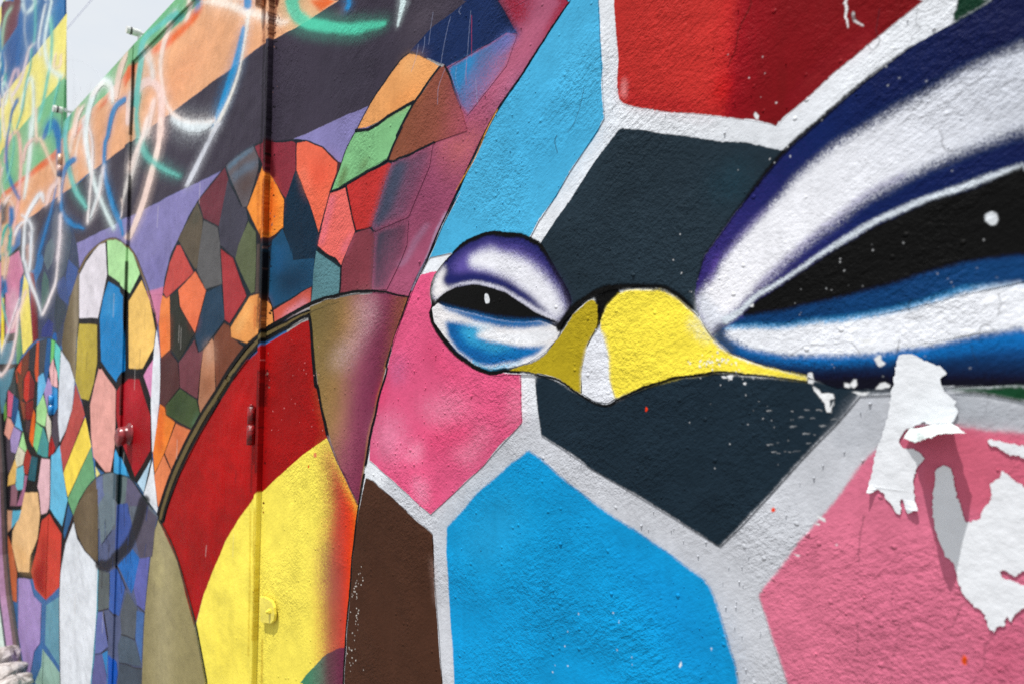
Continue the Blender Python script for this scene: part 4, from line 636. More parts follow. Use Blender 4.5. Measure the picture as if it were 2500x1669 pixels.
for s in ('D3 630,1220 690,1222 760,1180 780,1162 900,1160 990,1152 1100,1130 1150,1160 1190,1215', 'D3 1470,1110 1450,1200 1410,1400', 'D3 2010,1115 2030,1050 2060,1005 2110,1020 2140,1060 2175,1060', 'D3 1955,1150 1970,1210 2000,1280', 'D3 1525,970 1560,955 1610,945', 'D3 1820,915 1870,905 1885,890', 'D3 1525,900 1530,860 1550,825', 'D3 2165,780 2180,850 2165,950',
          'D2 1750,935 1770,1000 1760,1030 1790,1080 1840,1095 1900,1060', 'D2 1200,890 1230,930 1280,948', 'D2 1540,300 1560,250 1600,210 1570,180 1580,60', 'D2 1230,310 1260,350 1300,340 1320,280 1295,230 1320,60', 'D8 830,870 810,950 815,1030 850,1110 870,1150 850,1250 820,1400 800,1568', 'D8 1320,990 1290,1060 1250,1170', 'D8 1540,1210 1490,1310 1480,1430 1420,1500 1400,1568', 'D8 565,1100 565,1200 555,1360', 'D8 620,360 600,500 575,700',
          'D7 400,0 490,100', 'D7 1905,500 1945,580 1930,680 1910,770', 'D1 960,640 920,800 880,900 840,945', 'D1 760,970 750,1020 770,1100'):
    line(None, (46, 44, 48), s, random.uniform(3, 6), alpha=.75)
line(None, (84, 12, 20), 'D2 395,-10 370,80 300,210 270,360 220,500', 9, alpha=.8)
# rust, drips and the painted dark of a hole where the steel frame meets the plaster
for s, w, c in (('B1 1385,-20 1395,60 1400,160 1390,300 1385,420 1385,510', 26, (112, 36, 20)), ('B1 1370,-20 1400,10 1430,20', 70, (96, 24, 14)), ('B1 1540,-20 1510,150 1500,300 1490,440', 26, (104, 30, 16)), ('B1 1550,-20 1520,60', 50, (70, 16, 12)),
                ('B2 1330,590 1325,800 1320,1200', 7, (150, 50, 20)), ('B2 1450,640 1430,900 1440,1300', 34, (110, 44, 16)), ('B2 1480,680 1460,1000 1450,1240', 22, (206, 70, 16)), ('B3 1400,640 1390,800 1390,930', 26, (150, 56, 24)), ('B3 1290,700 1285,950', 14, (170, 70, 30)),
                ('B2 1460,220 1465,420 1490,600', 60, (72, 10, 20)), ('B4 1400,30 1420,110 1400,250 1390,420', 60, (96, 4, 16))):  # last stroke paints the dark inside a broken plaster hole
    line(None, c, s, w, soft=3, alpha=.8, speck=.9)
for k in range(60):
    t = random.random(); dots((70, 20, 14), [(350 + (1500 + random.gauss(0, 22)) / 4.694, t * 95)], 1.5)

for k in range(90):                                    # crumbs and soot where plaster meets steel
    y = random.uniform(90, 1250); x = 669 - .0272 * (y - 64) + random.gauss(6, 4)
    c = random.choice(((26, 20, 22), (44, 14, 18), (20, 20, 24), (120, 90, 84))) if y < 980 else random.choice(((90, 6, 14), (140, 20, 20)))
    dots(c, [(x, y)], random.uniform(1.0, 2.6))
for s, w, c in (('P 664,120 661,300 657,420', 5, (18, 17, 20)), ('P 646,110 643,250 638,420', 4, (18, 17, 20)), ('P 637,560 634,700 630,800', 4, (30, 26, 24)), ('P 655,620 650,730 646,800', 8, (16, 14, 14)), ('P 641,905 640,1000 637,1150', 6, (86, 2, 12)), ('P 618,990 617,1100 615,1200', 3, (80, 2, 12)), ('P 634,1240 632,1340 631,1440 629,1560', 4, (196, 160, 30)), ('P 613,1240 611,1400 608,1600', 2.5, (200, 164, 36)), ('P 641,1560 639,1669', 5, (206, 176, 60))):
    line(None, c, s, w, soft=1.5, alpha=.75, speck=1.2)
for s in ('P 329,150 327,240 322,330', 'P 321,430 319,520 316,600', 'P 313,640 311,720', 'P 301,930 300,1010'):
    line(None, (16, 18, 18), s, 4, soft=1, alpha=.8, speck=1.2)
for k in range(46):                                    # run marks and scuffs on the steel
    x = random.uniform(180, 600); y = random.uniform(250, 1500)
    line(None, random.choice(((40, 36, 40), (210, 205, 200), (60, 50, 50))), f'P {x:.0f},{y:.0f} {x - 2:.0f},{y + random.uniform(10, 60):.0f}', random.uniform(.8, 2), sm=0, alpha=.35)
# ---- outside the part of the mural that was studied, the painting goes on (mirrored fields at the same scale)
X_RE, X_LE = wall(2488, 834)[0], wall(6, 834)[0]
def carry_on(x, z):
    """wall points -> wall points whose paint they repeat"""
    for _ in range(2):
        x = np.where(x > X_RE, 2 * X_RE - x, x); x = np.where(x < X_LE, 2 * X_LE - x, x)
    dx = x - CAM[0]; dy = -CAM[1]; dz = z - CAM[2]
    d = np.maximum(dx * CF[0] + dy * CF[1] + dz * CF[2], .05)
    ix = CW / 2 + FPX * (dx * CR[0] + dy * CR[1] + dz * CR[2]) / d
    iy = CH / 2 - FPX * (dx * CU[0] + dy * CU[1] + dz * CU[2]) / d
    ix = np.clip(ix, 5, 2494); lo, hi = 6.0, 1662.0; L = hi - lo
    iy = np.mod(iy - lo, 2 * L); iy = lo + np.where(iy > L, 2 * L - iy, iy)
    a = (ix - CW / 2) / FPX; b = -(iy - CH / 2) / FPX
    rx, ry, rz = (CF[k] + CR[k] * a + CU[k] * b for k in range(3))
    t = -CAM[1] / ry
    return CAM[0] + rx * t, CAM[2] + rz * t
def paint_at(x, z):
    out = np.empty(x.shape + (3,), np.float32)
    for c, m in ((CL, x <= X_SEAM), (CRT, x > X_SEAM)):
        i = np.clip(((z[m] - c.z0) / c.res).astype(int), 0, c.h - 1); j = np.clip(((x[m] - c.x0) / c.res).astype(int), 0, c.w - 1)
        out[m] = c.img[i, j]
    return out
def grid(c):
    return np.meshgrid((c.x0 + (np.arange(c.w) + .5) * c.res).astype(np.float32), (c.z0 + (np.arange(c.h) + .5) * c.res).astype(np.float32))
for c in (CL, CRT):
    ix, iy = c.imgxy((0, 0), (c.w, c.h)); m = (ix < 3) | (ix > 2497) | (iy < 3) | (iy > 1666)
    gx, gz = grid(c); X2, Z2 = carry_on(gx[m], gz[m])
    keep = np.zeros_like(m); c.img[m] = paint_at(X2, Z2)
del ix, iy, m, gx, gz, keep
COUT = Canvas('mural_beyond', X_LE - 1.2, X_RE + 2.9, -.12, 4.3, .0035)
gx, gz = grid(COUT); COUT.img = paint_at(*carry_on(gx, gz)); del gx, gz
# ================================================================== materials
def new_mat(name):
    m = bpy.data.materials.new(name); m.use_nodes = True
    nt = m.node_tree; return m, nt, nt.nodes['Principled BSDF']
def noise(nt, vec, scale, detail=3, rough=.55):
    n = nt.nodes.new('ShaderNodeTexNoise'); n.inputs['Scale'].default_value = scale; n.inputs['Detail'].default_value = detail; n.inputs['Roughness'].default_value = rough
    nt.links.new(vec, n.inputs['Vector']); return n.outputs['Fac']
def math_(nt, op, a, b):
    n = nt.nodes.new('ShaderNodeMath'); n.operation = op
    for i, v in ((0, a), (1, b)):
        if isinstance(v, (int, float)): n.inputs[i].default_value = v
        else: nt.links.new(v, n.inputs[i])
    return n.outputs[0]
def mapping(nt, vec, rot, scale):
    n = nt.nodes.new('ShaderNodeMapping'); n.inputs['Rotation'].default_value = rot; n.inputs['Scale'].default_value = scale
    nt.links.new(vec, n.inputs['Vector']); return n.outputs[0]
def ramp(nt, fac, lo, hi):
    n = nt.nodes.new('ShaderNodeMapRange'); n.inputs['From Min'].default_value = lo; n.inputs['From Max'].default_value = hi
    n.interpolation_type = 'SMOOTHSTEP'; nt.links.new(fac, n.inputs['Value']); return n.outputs[0]
def bump(nt, bsdf, h, strength=1.0):
    b = nt.nodes.new('ShaderNodeBump'); b.inputs['Distance'].default_value = 1.0; b.inputs['Strength'].default_value = strength
    nt.links.new(h, b.inputs['Height']); nt.links.new(b.outputs[0], bsdf.inputs['Normal'])

def mural_material(name, canvas, img, plaster, gloss=.5, spec=.07):
    m, nt, bs = new_mat(name)
    uv = nt.nodes.new('ShaderNodeUVMap'); uv.uv_map = 'wall'
    t = nt.nodes.new('ShaderNodeTexImage'); t.image = img; t.extension = 'EXTEND'; t.interpolation = 'Cubic'
    nt.links.new(uv.outputs[0], t.inputs[0])
    pos = nt.nodes.new('ShaderNodeNewGeometry').outputs['Position']
    v1 = ramp(nt, noise(nt, pos, 9, 5, .6), .25, .75)
    sx = nt.nodes.new('ShaderNodeSeparateXYZ'); nt.links.new(uv.outputs[0], sx.inputs[0]); inside = None
    for o_ in (0, 1):
        for op, lim in (('GREATER_THAN', .002), ('LESS_THAN', .998)):
            q_ = math_(nt, op, sx.outputs[o_], lim); inside = q_ if inside is None else math_(nt, 'MULTIPLY', inside, q_)
    t2 = nt.nodes.new('ShaderNodeTexImage'); t2.image = IM_O; t2.extension = 'EXTEND'
    sp_ = nt.nodes.new('ShaderNodeSeparateXYZ'); nt.links.new(pos, sp_.inputs[0]); cb = nt.nodes.new('ShaderNodeCombineXYZ')
    nt.links.new(math_(nt, 'DIVIDE', math_(nt, 'SUBTRACT', sp_.outputs[0], COUT.x0), COUT.w * COUT.res), cb.inputs[0])
    nt.links.new(math_(nt, 'DIVIDE', math_(nt, 'SUBTRACT', sp_.outputs[2], COUT.z0), COUT.h * COUT.res), cb.inputs[1])
    nt.links.new(cb.outputs[0], t2.inputs[0])
    mxc = nt.nodes.new('ShaderNodeMix'); mxc.data_type = 'RGBA'; nt.links.new(inside, mxc.inputs[0])
    nt.links.new(t2.outputs[0], mxc.inputs[6]); nt.links.new(t.outputs[0], mxc.inputs[7])
    hs = nt.nodes.new('ShaderNodeHueSaturation'); nt.links.new(mxc.outputs[2], hs.inputs['Color'])
    br = noise(nt, mapping(nt, mapping(nt, pos, (0, math.radians(28), 0), (1, 1, 1)), (0, 0, 0), (9, 9, 85)), 1.0, 4, .65)
    nt.links.new(math_(nt, 'ADD', math_(nt, 'ADD', math_(nt, 'MULTIPLY', v1, .10), math_(nt, 'MULTIPLY', br, .16)), .87), hs.inputs['Value'])
    nt.links.new(hs.outputs[0], bs.inputs['Base Color'])
    bs.inputs['Roughness'].default_value = gloss; bs.inputs['Specular IOR Level'].default_value = spec
    if plaster:
        mask = ramp(nt, noise(nt, pos, 3.2, 3, .5), .35, .65)
        h = math_(nt, 'MULTIPLY', noise(nt, pos, 52, 3, .5), .0019)
        h = math_(nt, 'ADD', h, math_(nt, 'MULTIPLY', noise(nt, pos, 190, 3, .6), .0016))
        h = math_(nt, 'ADD', h, math_(nt, 'MULTIPLY', noise(nt, pos, 430, 2, .6), .0006))
        tr = noise(nt, mapping(nt, mapping(nt, pos, (0, math.radians(34), 0), (1, 1, 1)), (0, 0, 0), (46, 46, 170)), 1.0, 3, .6)
        h = math_(nt, 'ADD', h, math_(nt, 'MULTIPLY', math_(nt, 'MULTIPLY', tr, mask), .0018))
        tr2 = ramp(nt, noise(nt, mapping(nt, mapping(nt, pos, (0, math.radians(52), 0), (1, 1, 1)), (0, 0, 0), (12, 12, 90)), 1.0, 2, .5), .60, .68)
        h = math_(nt, 'ADD', h, math_(nt, 'MULTIPLY', math_(nt, 'MULTIPLY', tr2, mask), .0002))
        amp = math_(nt, 'ADD', math_(nt, 'MULTIPLY', ramp(nt, noise(nt, pos, 5.5, 2, .5), .36, .66), 1.15), .28)
        h = math_(nt, 'MULTIPLY', h, amp)
        vo = nt.nodes.new('ShaderNodeTexVoronoi'); vo.inputs['Scale'].default_value = 95; nt.links.new(pos, vo.inputs['Vector'])
        nub = ramp(nt, vo.outputs['Distance'], .30, .05); sp = nt.nodes.new('ShaderNodeSeparateColor'); nt.links.new(vo.outputs['Color'], sp.inputs[0])
        h = math_(nt, 'ADD', h, math_(nt, 'MULTIPLY', math_(nt, 'MULTIPLY', nub, math_(nt, 'GREATER_THAN', sp.outputs[0], .93)), .0012))
    else:
        h = math_(nt, 'MULTIPLY', noise(nt, pos, 150, 3, .6), .0009)
        h = math_(nt, 'ADD', h, math_(nt, 'MULTIPLY', noise(nt, pos, 9, 2, .5), .010))
        run = noise(nt, mapping(nt, pos, (0, 0, 0), (160, 160, 7)), 1.0, 2, .6)
        h = math_(nt, 'ADD', h, math_(nt, 'MULTIPLY', run, .0009))
        vo = nt.nodes.new('ShaderNodeTexVoronoi'); vo.inputs['Scale'].default_value = 60; nt.links.new(pos, vo.inputs['Vector'])
        nub = ramp(nt, vo.outputs['Distance'], .22, .04); sp = nt.nodes.new('ShaderNodeSeparateColor'); nt.links.new(vo.outputs['Color'], sp.inputs[0])
        h = math_(nt, 'ADD', h, math_(nt, 'MULTIPLY', math_(nt, 'MULTIPLY', nub, math_(nt, 'GREATER_THAN', sp.outputs[0], .93)), .0008))
    bump(nt, bs, h)
    return m
def plain(name, c, rough=.6, var=.15, scale=30, bh=.001, metal=0, c2=None):
    m, nt, bs = new_mat(name)
    tcn = nt.nodes.new('ShaderNodeNewGeometry').outputs['Position']
    n = noise(nt, tcn, scale, 4, .6)
    mixn = nt.nodes.new('ShaderNodeMix'); mixn.data_type = 'RGBA'
    a = lin(c) * KA; b = lin(c2) * KA if c2 else a * (1 - 2 * var)
    mixn.inputs[6].default_value = (*a, 1); mixn.inputs[7].default_value = (*b, 1)
    nt.links.new(ramp(nt, n, .35, .7), mixn.inputs[0]); nt.links.new(mixn.outputs[2], bs.inputs['Base Color'])
    bs.inputs['Roughness'].default_value = rough; bs.inputs['Metallic'].default_value = metal
    bump(nt, bs, math_(nt, 'MULTIPLY', n, bh)); return m

IM_O = COUT.finish(.6); IM_L = CL.finish(.8); IM_R = CRT.finish(1.5)
M_R = mural_material('painted_plaster', CRT, IM_R, True, .52, .04)
M_L = mural_material('painted_steel', CL, IM_L, False, .45, .04)
M_G = mural_material('thick_glossy_paint', CL, IM_L, False, .22, .4)
M_GR = mural_material('thick_glossy_paint_on_plaster', CRT, IM_R, False, .3, .3)
M_PAPER = plain('torn_paper', (228, 231, 236), .8, .03, 60, .0016)
M_PAPERB = plain('paper_back', (226, 238, 236), .75, .03, 40, .001)
M_DARK = plain('gap_shade', (22, 22, 24), .9)  # near black, the shade of the door gap put into the colour
M_BRK = plain('pale_steel', (232, 234, 230), .5, .1, 60)
M_CLAMP = plain('dark_clamp', (40, 38, 36), .5)
M_GROUND = plain('dusty_ground', (146, 142, 138), .95, .12, 14, .002)
M_STONE = plain('pale_stone', (206, 198, 194), .9, .3, 22, .010, c2=(96, 84, 78))
M_CABLE = plain('pale_cable', (150, 152, 205), .6, .05)  # paled so its colour carries the glare of the sky
M_TWIG = plain('hazy_twig', (200, 203, 210), .8, .08)  # pale tone carries the haze of the overexposed sky
M_TWIGD = plain('hazy_dry_stem', (190, 192, 198), .8, .08)  # sky haze put into the colour of the thin stems too

# ================================================================== builders
COL = SC.collection
def link(name, me, mat, parent=None):
    o = bpy.data.objects.new(name, me); COL.objects.link(o)
    if mat: me.materials.append(mat)
    if parent is not None: o.parent = parent
    return o
def tag(o, label=None, cat=None, group=None, kind=None):
    if label: o['label'] = label
    if cat: o['category'] = cat
    if group: o['group'] = group
    if kind: o['kind'] = kind
    return o
def empty(name, loc, label, cat, group=None):
    o = bpy.data.objects.new(name, None); COL.objects.link(o); o.location = loc; o.empty_display_size = .1
    return tag(o, label, cat, group)
def set_uv(me, c):
    uvl = me.uv_layers.new(name='wall'); co = np.empty(len(me.vertices) * 3, np.float32); me.vertices.foreach_get('co', co); co = co.reshape(-1, 3)
    vi = np.empty(len(me.loops), np.int32); me.loops.foreach_get('vertex_index', vi)
    uv = np.stack([(co[vi, 0] - c.x0) / (c.w * c.res), (co[vi, 2] - c.z0) / (c.h * c.res)], 1).astype(np.float32)
    uvl.data.foreach_set('uv', uv.ravel())
def from_bm(name, bm, mat, parent=None, canvas=None, smooth=False):
    me = bpy.data.meshes.new(name); bmesh.ops.recalc_face_normals(bm, faces=bm.faces); bm.to_mesh(me); bm.free()
    if smooth:
        for p in me.polygons: p.use_smooth = True
    if canvas is not None: set_uv(me, canvas)
    return link(name, me, mat, parent)
def prism_bm(poly, yf, yb, bev=0):
    bm = bmesh.new(); n = len(poly)
    f = [bm.verts.new((x, yf, z)) for x, z in poly]; b = [bm.verts.new((x, yb, z)) for x, z in poly]
    bm.faces.new(f); bm.faces.new(b[::-1])
    for i in range(n): bm.faces.new((f[i], b[i], b[(i + 1) % n], f[(i + 1) % n]))
    if bev: bmesh.ops.bevel(bm, geom=list(bm.edges), offset=bev, segments=2, affect='EDGES', clamp_overlap=True)
    return bm
def cyl_bm(bm, p0, p1, r0, r1, seg=20, cap=True):
    p0, p1 = Vector(p0), Vector(p1); d = (p1 - p0).normalized(); a = d.orthogonal().normalized(); b = d.cross(a)
    A = [bm.verts.new(p0 + (a * math.cos(t) + b * math.sin(t)) * r0) for t in [i * 2 * math.pi / seg for i in range(seg)]]
    B = [bm.verts.new(p1 + (a * math.cos(t) + b * math.sin(t)) * r1) for t in [i * 2 * math.pi / seg for i in range(seg)]]
    for i in range(seg): bm.faces.new((A[i], A[(i + 1) % seg], B[(i + 1) % seg], B[i]))
    if cap: bm.faces.new(A[::-1]); bm.faces.new(B)
def clip(poly, nx, nz, d):
    """keep the part of the polygon where nx*x + nz*z <= d"""
    out = []
    for i in range(len(poly)):
        a, b = poly[i - 1], poly[i]
        fa, fb = nx * a[0] + nz * a[1] - d, nx * b[0] + nz * b[1] - d
        if (fa <= 0) != (fb <= 0):
            t = fa / (fa - fb); out.append((a[0] + (b[0] - a[0]) * t, a[1] + (b[1] - a[1]) * t))
        if fb <= 0: out.append(b)
    return out
def area(p): return abs(sum(p[i - 1][0] * p[i][1] - p[i][0] * p[i - 1][1] for i in range(len(p)))) / 2

# ================================================================== the setting
gm = bmesh.new()
gv = [gm.verts.new(v) for v in ((-90, -60, 0), (60, -60, 0), (60, 60, 0), (-90, 60, 0))]; gm.faces.new(gv)
tag(from_bm('ground', gm, M_GROUND), kind='structure')

# ================================================================== wall, gate leaves, far wall
X_R = wall(2530, 800)[0] + 2.6
Y_STRIP, Y_LEAF = -.011, -.001
X_S0 = wall(649, 64, Y_STRIP)[0]                        # left edge of the steel frame
X_MEET = wall(329, 111)[0]                              # where the two leaves meet
X_FAR = wall(151, 400)[0]                               # hinge side of the far leaf
zA0, zA1 = wall(334.5, 108.6), wall(437, 0); sA = (zA1[1] - zA0[1]) / (zA1[0] - zA0[0])
def topA(x): return zA0[1] + sA * (x - zA0[0])
zB0, zB1 = wall(157.6, 296), wall(311, 126); sB = (zB1[1] - zB0[1]) / (zB1[0] - zB0[0])
def topB(x): return zB0[1] + sB * (x - zB0[0])
GAP = .0045
big_wall = empty('building_wall', (X_SEAM, 0, 0), 'rough plaster wall with the painted bird face, yellow beak and two eyes, right of the metal door', 'wall')
def child(name, bm, mat, root, canvas=None, smooth=False, label=None):
    o = from_bm(name, bm, mat, None, canvas, smooth); o.parent = root; o.matrix_parent_inverse = Matrix.Translation(-Vector(root.location))
    if label: o['label'] = label
    return o
child('plaster_face', prism_bm([(X_SEAM, -.1), (X_R, -.1), (X_R, 3.3), (X_SEAM, 3.3)], 0, .28), M_R, big_wall, CRT)
child('door_frame', prism_bm([(X_S0, -.1), (X_SEAM - .0008, -.1), (X_SEAM - .0008, 3.2), (X_S0, 3.2)], Y_STRIP, .06, .0012), M_L, big_wall, CL, label='narrow painted steel door frame')
child('gap_shade_backing', prism_bm([(X_S0 - .03, -.05), (X_S0 - .0005, -.05), (X_S0 - .0005, 3.0), (X_S0 - .03, 3.0)], .055, .08), M_DARK, big_wall)  # dark backing added to stand in for shade inside the gap
leaf_a = empty('metal_gate_leaf', (X_S0, 0, 0), 'near metal gate leaf with the red knob, red and yellow paint at its foot', 'gate', 'leaves of the painted metal gate')
leaf_b = empty('metal_gate_leaf', (X_FAR, 0, 0), 'far metal gate leaf covered in spray loops, next to the taller boundary wall', 'gate', 'leaves of the painted metal gate')
xa0, xa1 = X_MEET + .001, X_S0 - GAP
child('steel_sheet', prism_bm([(xa0, .03), (xa1, .03), (xa1, topA(xa1)), (xa0, topA(xa0))], Y_LEAF, .04, .001), M_L, leaf_a, CL)
xb0, xb1 = X_FAR + .004, X_MEET - .001
child('steel_sheet', prism_bm([(xb0, .03), (xb1, .03), (xb1, topB(xb1)), (xb0, topB(xb0))], Y_LEAF, .04, .001), M_L, leaf_b, CL)
wst = X_MEET - wall(271, 1530)[0]
child('meeting_strip', prism_bm([(X_MEET - wst, .03), (X_MEET + .006, .03), (X_MEET + .006, topB(X_MEET) - .012), (X_MEET - wst, topB(X_MEET - wst) - .012)], Y_LEAF - .0065, Y_LEAF - .0006, .001), M_L, leaf_b, CL)
tr0 = .052
child('top_rail', prism_bm([(xa0 + .012, topA(xa0 + .012) - tr0), (xa1, topA(xa1) - tr0), (xa1, topA(xa1) + .002), (xa0 + .012, topA(xa0 + .012) + .002)], Y_LEAF - .006, Y_LEAF - .0006, .0012), M_L, leaf_a, CL)
far_wall = empty('boundary_wall', (X_FAR - 1, 0, 0), 'taller far wall with blue, yellow and green stripes and spray loops, left of the gate', 'wall')
xf0 = wall(-45, 800)[0]
fw_top = wall(153, -70); fw_mid = wall(154, 296)
child('plaster_face', prism_bm([(xf0 - 3, -.1), (X_FAR - .002, -.1), (X_FAR - .002, wall(151, 420)[1]), fw_mid, fw_top, (fw_top[0], fw_top[1] + .5), (xf0 - 3, fw_top[1] + .5)], 0, .014, 0), M_L, far_wall, CL)

# painted shapes: each coat of paint is a thin part of whatever it was painted on
def clipped(P, conds):
    for c in conds:
        if len(P) < 3: return []
        P = clip(P, *c)
    return P
REG = [(big_wall, CRT, M_R, 0.0, [(-1, 0, -X_SEAM - .001), (1, 0, X_R), (0, 1, 3.25)]),
       (big_wall, CL, M_L, Y_STRIP, [(-1, 0, -X_S0 - .002), (1, 0, X_SEAM - .003), (0, 1, 3.15)]),
       (leaf_a, CL, M_L, Y_LEAF, [(-1, 0, -(X_MEET + .008)), (1, 0, xa1 - .0015), (-sA, 1, zA0[1] - sA * zA0[0] - tr0 - .001), (0, -1, -.032)]),
       (leaf_b, CL, M_L, Y_LEAF, [(-1, 0, -xb0 - .0015), (1, 0, X_MEET - wst - .001), (-sB, 1, zB0[1] - sB * zB0[0] - .002), (0, -1, -.032)]),
       (far_wall, CL, M_L, 0.0, [(-1, 0, -xf0 + .3), (1, 0, X_FAR - .004), (0, 1, fw_top[1]), (0, -1, -.01)])]
from mathutils.geometry import tessellate_polygon
LEV = {i: [] for i in range(len(REG))}
STEP = .00005
def sheet(name, label, verts, faces, ri, bb):
    root, cv, mat, yf, _ = REG[ri]
    lv = 1 + max([l for (b, l) in LEV[ri] if b[0] < bb[2] and b[2] > bb[0] and b[1] < bb[3] and b[3] > bb[1]], default=0)
    LEV[ri].append((bb, lv)); y = yf - .00012 - STEP * lv
    me = bpy.data.meshes.new(name); me.from_pydata([(x, y, z) for x, z in verts], [], faces); me.update()
    if me.polygons and me.polygons[0].normal.y > 0: me.flip_normals()
    set_uv(me, cv); o = link(name, me, mat); o.parent = root; o.matrix_parent_inverse = Matrix.Translation(-Vector(root.location))
    if label: o['label'] = label
def convex(q):
    s = [(q[i - 1][0] - q[i - 2][0]) * (q[i][1] - q[i - 1][1]) - (q[i - 1][1] - q[i - 2][1]) * (q[i][0] - q[i - 1][0]) for i in range(4)]
    return all(v > 0 for v in s) or all(v < 0 for v in s)
def overlap(a, b, neighbour):
    """separating axis test; neighbours may share their common edge"""
    eps = 1e-5
    for P, Q in ((a, b), (b, a)):
        for i in range(4):
            ex, ez = P[i][0] - P[i - 1][0], P[i][1] - P[i - 1][1]; L = math.hypot(ex, ez)
            if L < 1e-9: continue
            nx, nz = ez / L, -ex / L
            pa = [nx * x + nz * z for x, z in P]; pb = [nx * x + nz * z for x, z in Q]
            if max(pa) <= min(pb) + eps or max(pb) <= min(pa) + eps: return False
    return True
for name, label, P in SHEETS:
    wp = [wall(min(max(a, -44), 2600), b) for a, b in P]
    n = len(wp); ribbon = name in ('painted_line', 'spray_stroke')
    for ri, (root, cv, mat, yf, conds) in enumerate(REG):
        if ribbon:
            verts, faces, h = [], [], n // 2
            runs, prevq = [], []
            for i in range(h - 1):
                q = [wp[i], wp[i + 1], wp[n - 2 - i], wp[n - 1 - i]]
                if not convex(q) or any(overlap(q, o, j == i - 1) for j, o in prevq): q = []
                if len(q) < 3:
                    if faces: runs.append((verts, faces)); verts, faces = [], []
                    continue
                prevq.append((i, q)); q = clipped(q, conds)
                if len(q) < 3:
                    if faces: runs.append((verts, faces)); verts, faces = [], []
                elif area(q) > 1e-7: faces.append(tuple(range(len(verts), len(verts) + len(q)))); verts += q
            if faces: runs.append((verts, faces))
            for verts, faces in runs:
                if sum(area([verts[k] for k in f]) for f in faces) < 1.5e-4: continue
                xs = [v[0] for v in verts]; zs = [v[1] for v in verts]
                sheet(name, label, verts, faces, ri, (min(xs), min(zs), max(xs), max(zs)))
            continue
        else:
            verts = clipped(wp, conds)
            if len(verts) < 3 or area(verts) < 1.2e-4: continue
            faces = tessellate_polygon([[Vector((x, 0, z)) for x, z in verts]])
            faces = [tuple(f) for f in faces]
            if not faces: continue
            ta = sum(area([verts[k] for k in f]) for f in faces)
            if abs(ta - area(verts)) > .01 * ta + 2e-6: print('SELFX', name, round(ta, 5), round(area(verts), 5), [(int(a), int(b)) for a, b in P[:3]])
        xs = [v[0] for v in verts]; zs = [v[1] for v in verts]
        sheet(name, label, verts, faces, ri, (min(xs), min(zs), max(xs), max(zs)))
YTOP = {i: REG[i][3] - .00012 - STEP * (max([l for _, l in LEV[i]], default=0) + 1) for i in LEV}

# ---- hinges, fixing plate, knob, pipe stubs
def hinge(root, cx, cy, hpx, r, canvas=CL, mat=None, label=None, y=-.009):
    x, z = wall(cx, cy, y); h = abs(wall(cx, cy - hpx / 2, y)[1] - wall(cx, cy + hpx / 2, y)[1])
    bm = bmesh.new()
    cyl_bm(bm, (x, y, z - h / 2), (x, y, z - .001), r, r); cyl_bm(bm, (x, y, z + .0015), (x, y, z + h / 2 - .004), r * .94, r * .94)
    bmesh.ops.bevel(bm, geom=[e for e in bm.edges if len(e.link_faces) == 2 and e.calc_face_angle(0) > 1], offset=.0012, segments=2, affect='EDGES')
    o = child('hinge', bm, mat or M_G, root, canvas, True, label)
    p = bmesh.new(); cyl_bm(p, (x, y, z + h / 2 - .0035), (x, y, z + h / 2 + .001), r * .5, r * .4, 14)
    q = from_bm('hinge_pin', p, mat or M_G, None, canvas, True); q.parent = o
    return o
M_HINGE = plain('chipped_dark_red_paint', (150, 8, 18), .4, .3, 120, .002, c2=(84, 6, 12))
hinge(leaf_a, 613, 1036, 98, .0086, mat=M_HINGE, label='thick red painted hinge')
hinge(leaf_a, 636, -18, 66, .0105, label='rusty brown hinge')
hinge(leaf_b, 146, 404, 54, .0105, label='orange painted hinge')
hinge(leaf_b, 125, 988, 52, .0105, label='blue painted hinge')
# fixing plate with its bolt
pl = [wall(*p, -.012) for p in T('B6 846,566 905,572 985,618 1012,690 1022,780 1008,850 972,884 858,862')[0]]
plate = child('fixing_plate', prism_bm(pl, -.0095, -.004, .0012), M_GR, big_wall, CRT, label='yellow painted fixing plate')
bm = bmesh.new(); bx, bz = wall(*T('B6 945,742')[0][0], -.016)
cyl_bm(bm, (bx, -.009, bz), (bx, -.0145, bz), .0054, .005, 6); cyl_bm(bm, (bx, -.0140, bz), (bx, -.0185, bz), .0032, .0028, 12)
q = from_bm('bolt', bm, M_GR, None, CRT); q.parent = plate
q.matrix_parent_inverse = Matrix.Identity(4)
# knob
kx, kz = wall(*T('A4 1492,738')[0][0], Y_LEAF)
bm = bmesh.new(); prof = [(0, .0300), (-.004, .0300), (-.005, .0235), (-.022, .0255), (-.032, .0262), (-.037, .0225), (-.0382, .016)]
rings = []
for (yy, r) in prof: rings.append([bm.verts.new((kx + 1.12 * r * math.cos(t), Y_LEAF - .0006 + yy, kz + 1.12 * r * math.sin(t) + yy * .3)) for t in [i * 2 * math.pi / 28 for i in range(28)]])
for a, b in zip(rings, rings[1:]):
    for i in range(28): bm.faces.new((a[i], a[(i + 1) % 28], b[(i + 1) % 28], b[i]))
bm.faces.new(rings[-1])
M_KNOB = plain('chipped_red_enamel', (150, 52, 56), .25, .25, 55, .002, c2=(96, 24, 30))
child('door_knob', bm, M_KNOB, leaf_a, None, True)
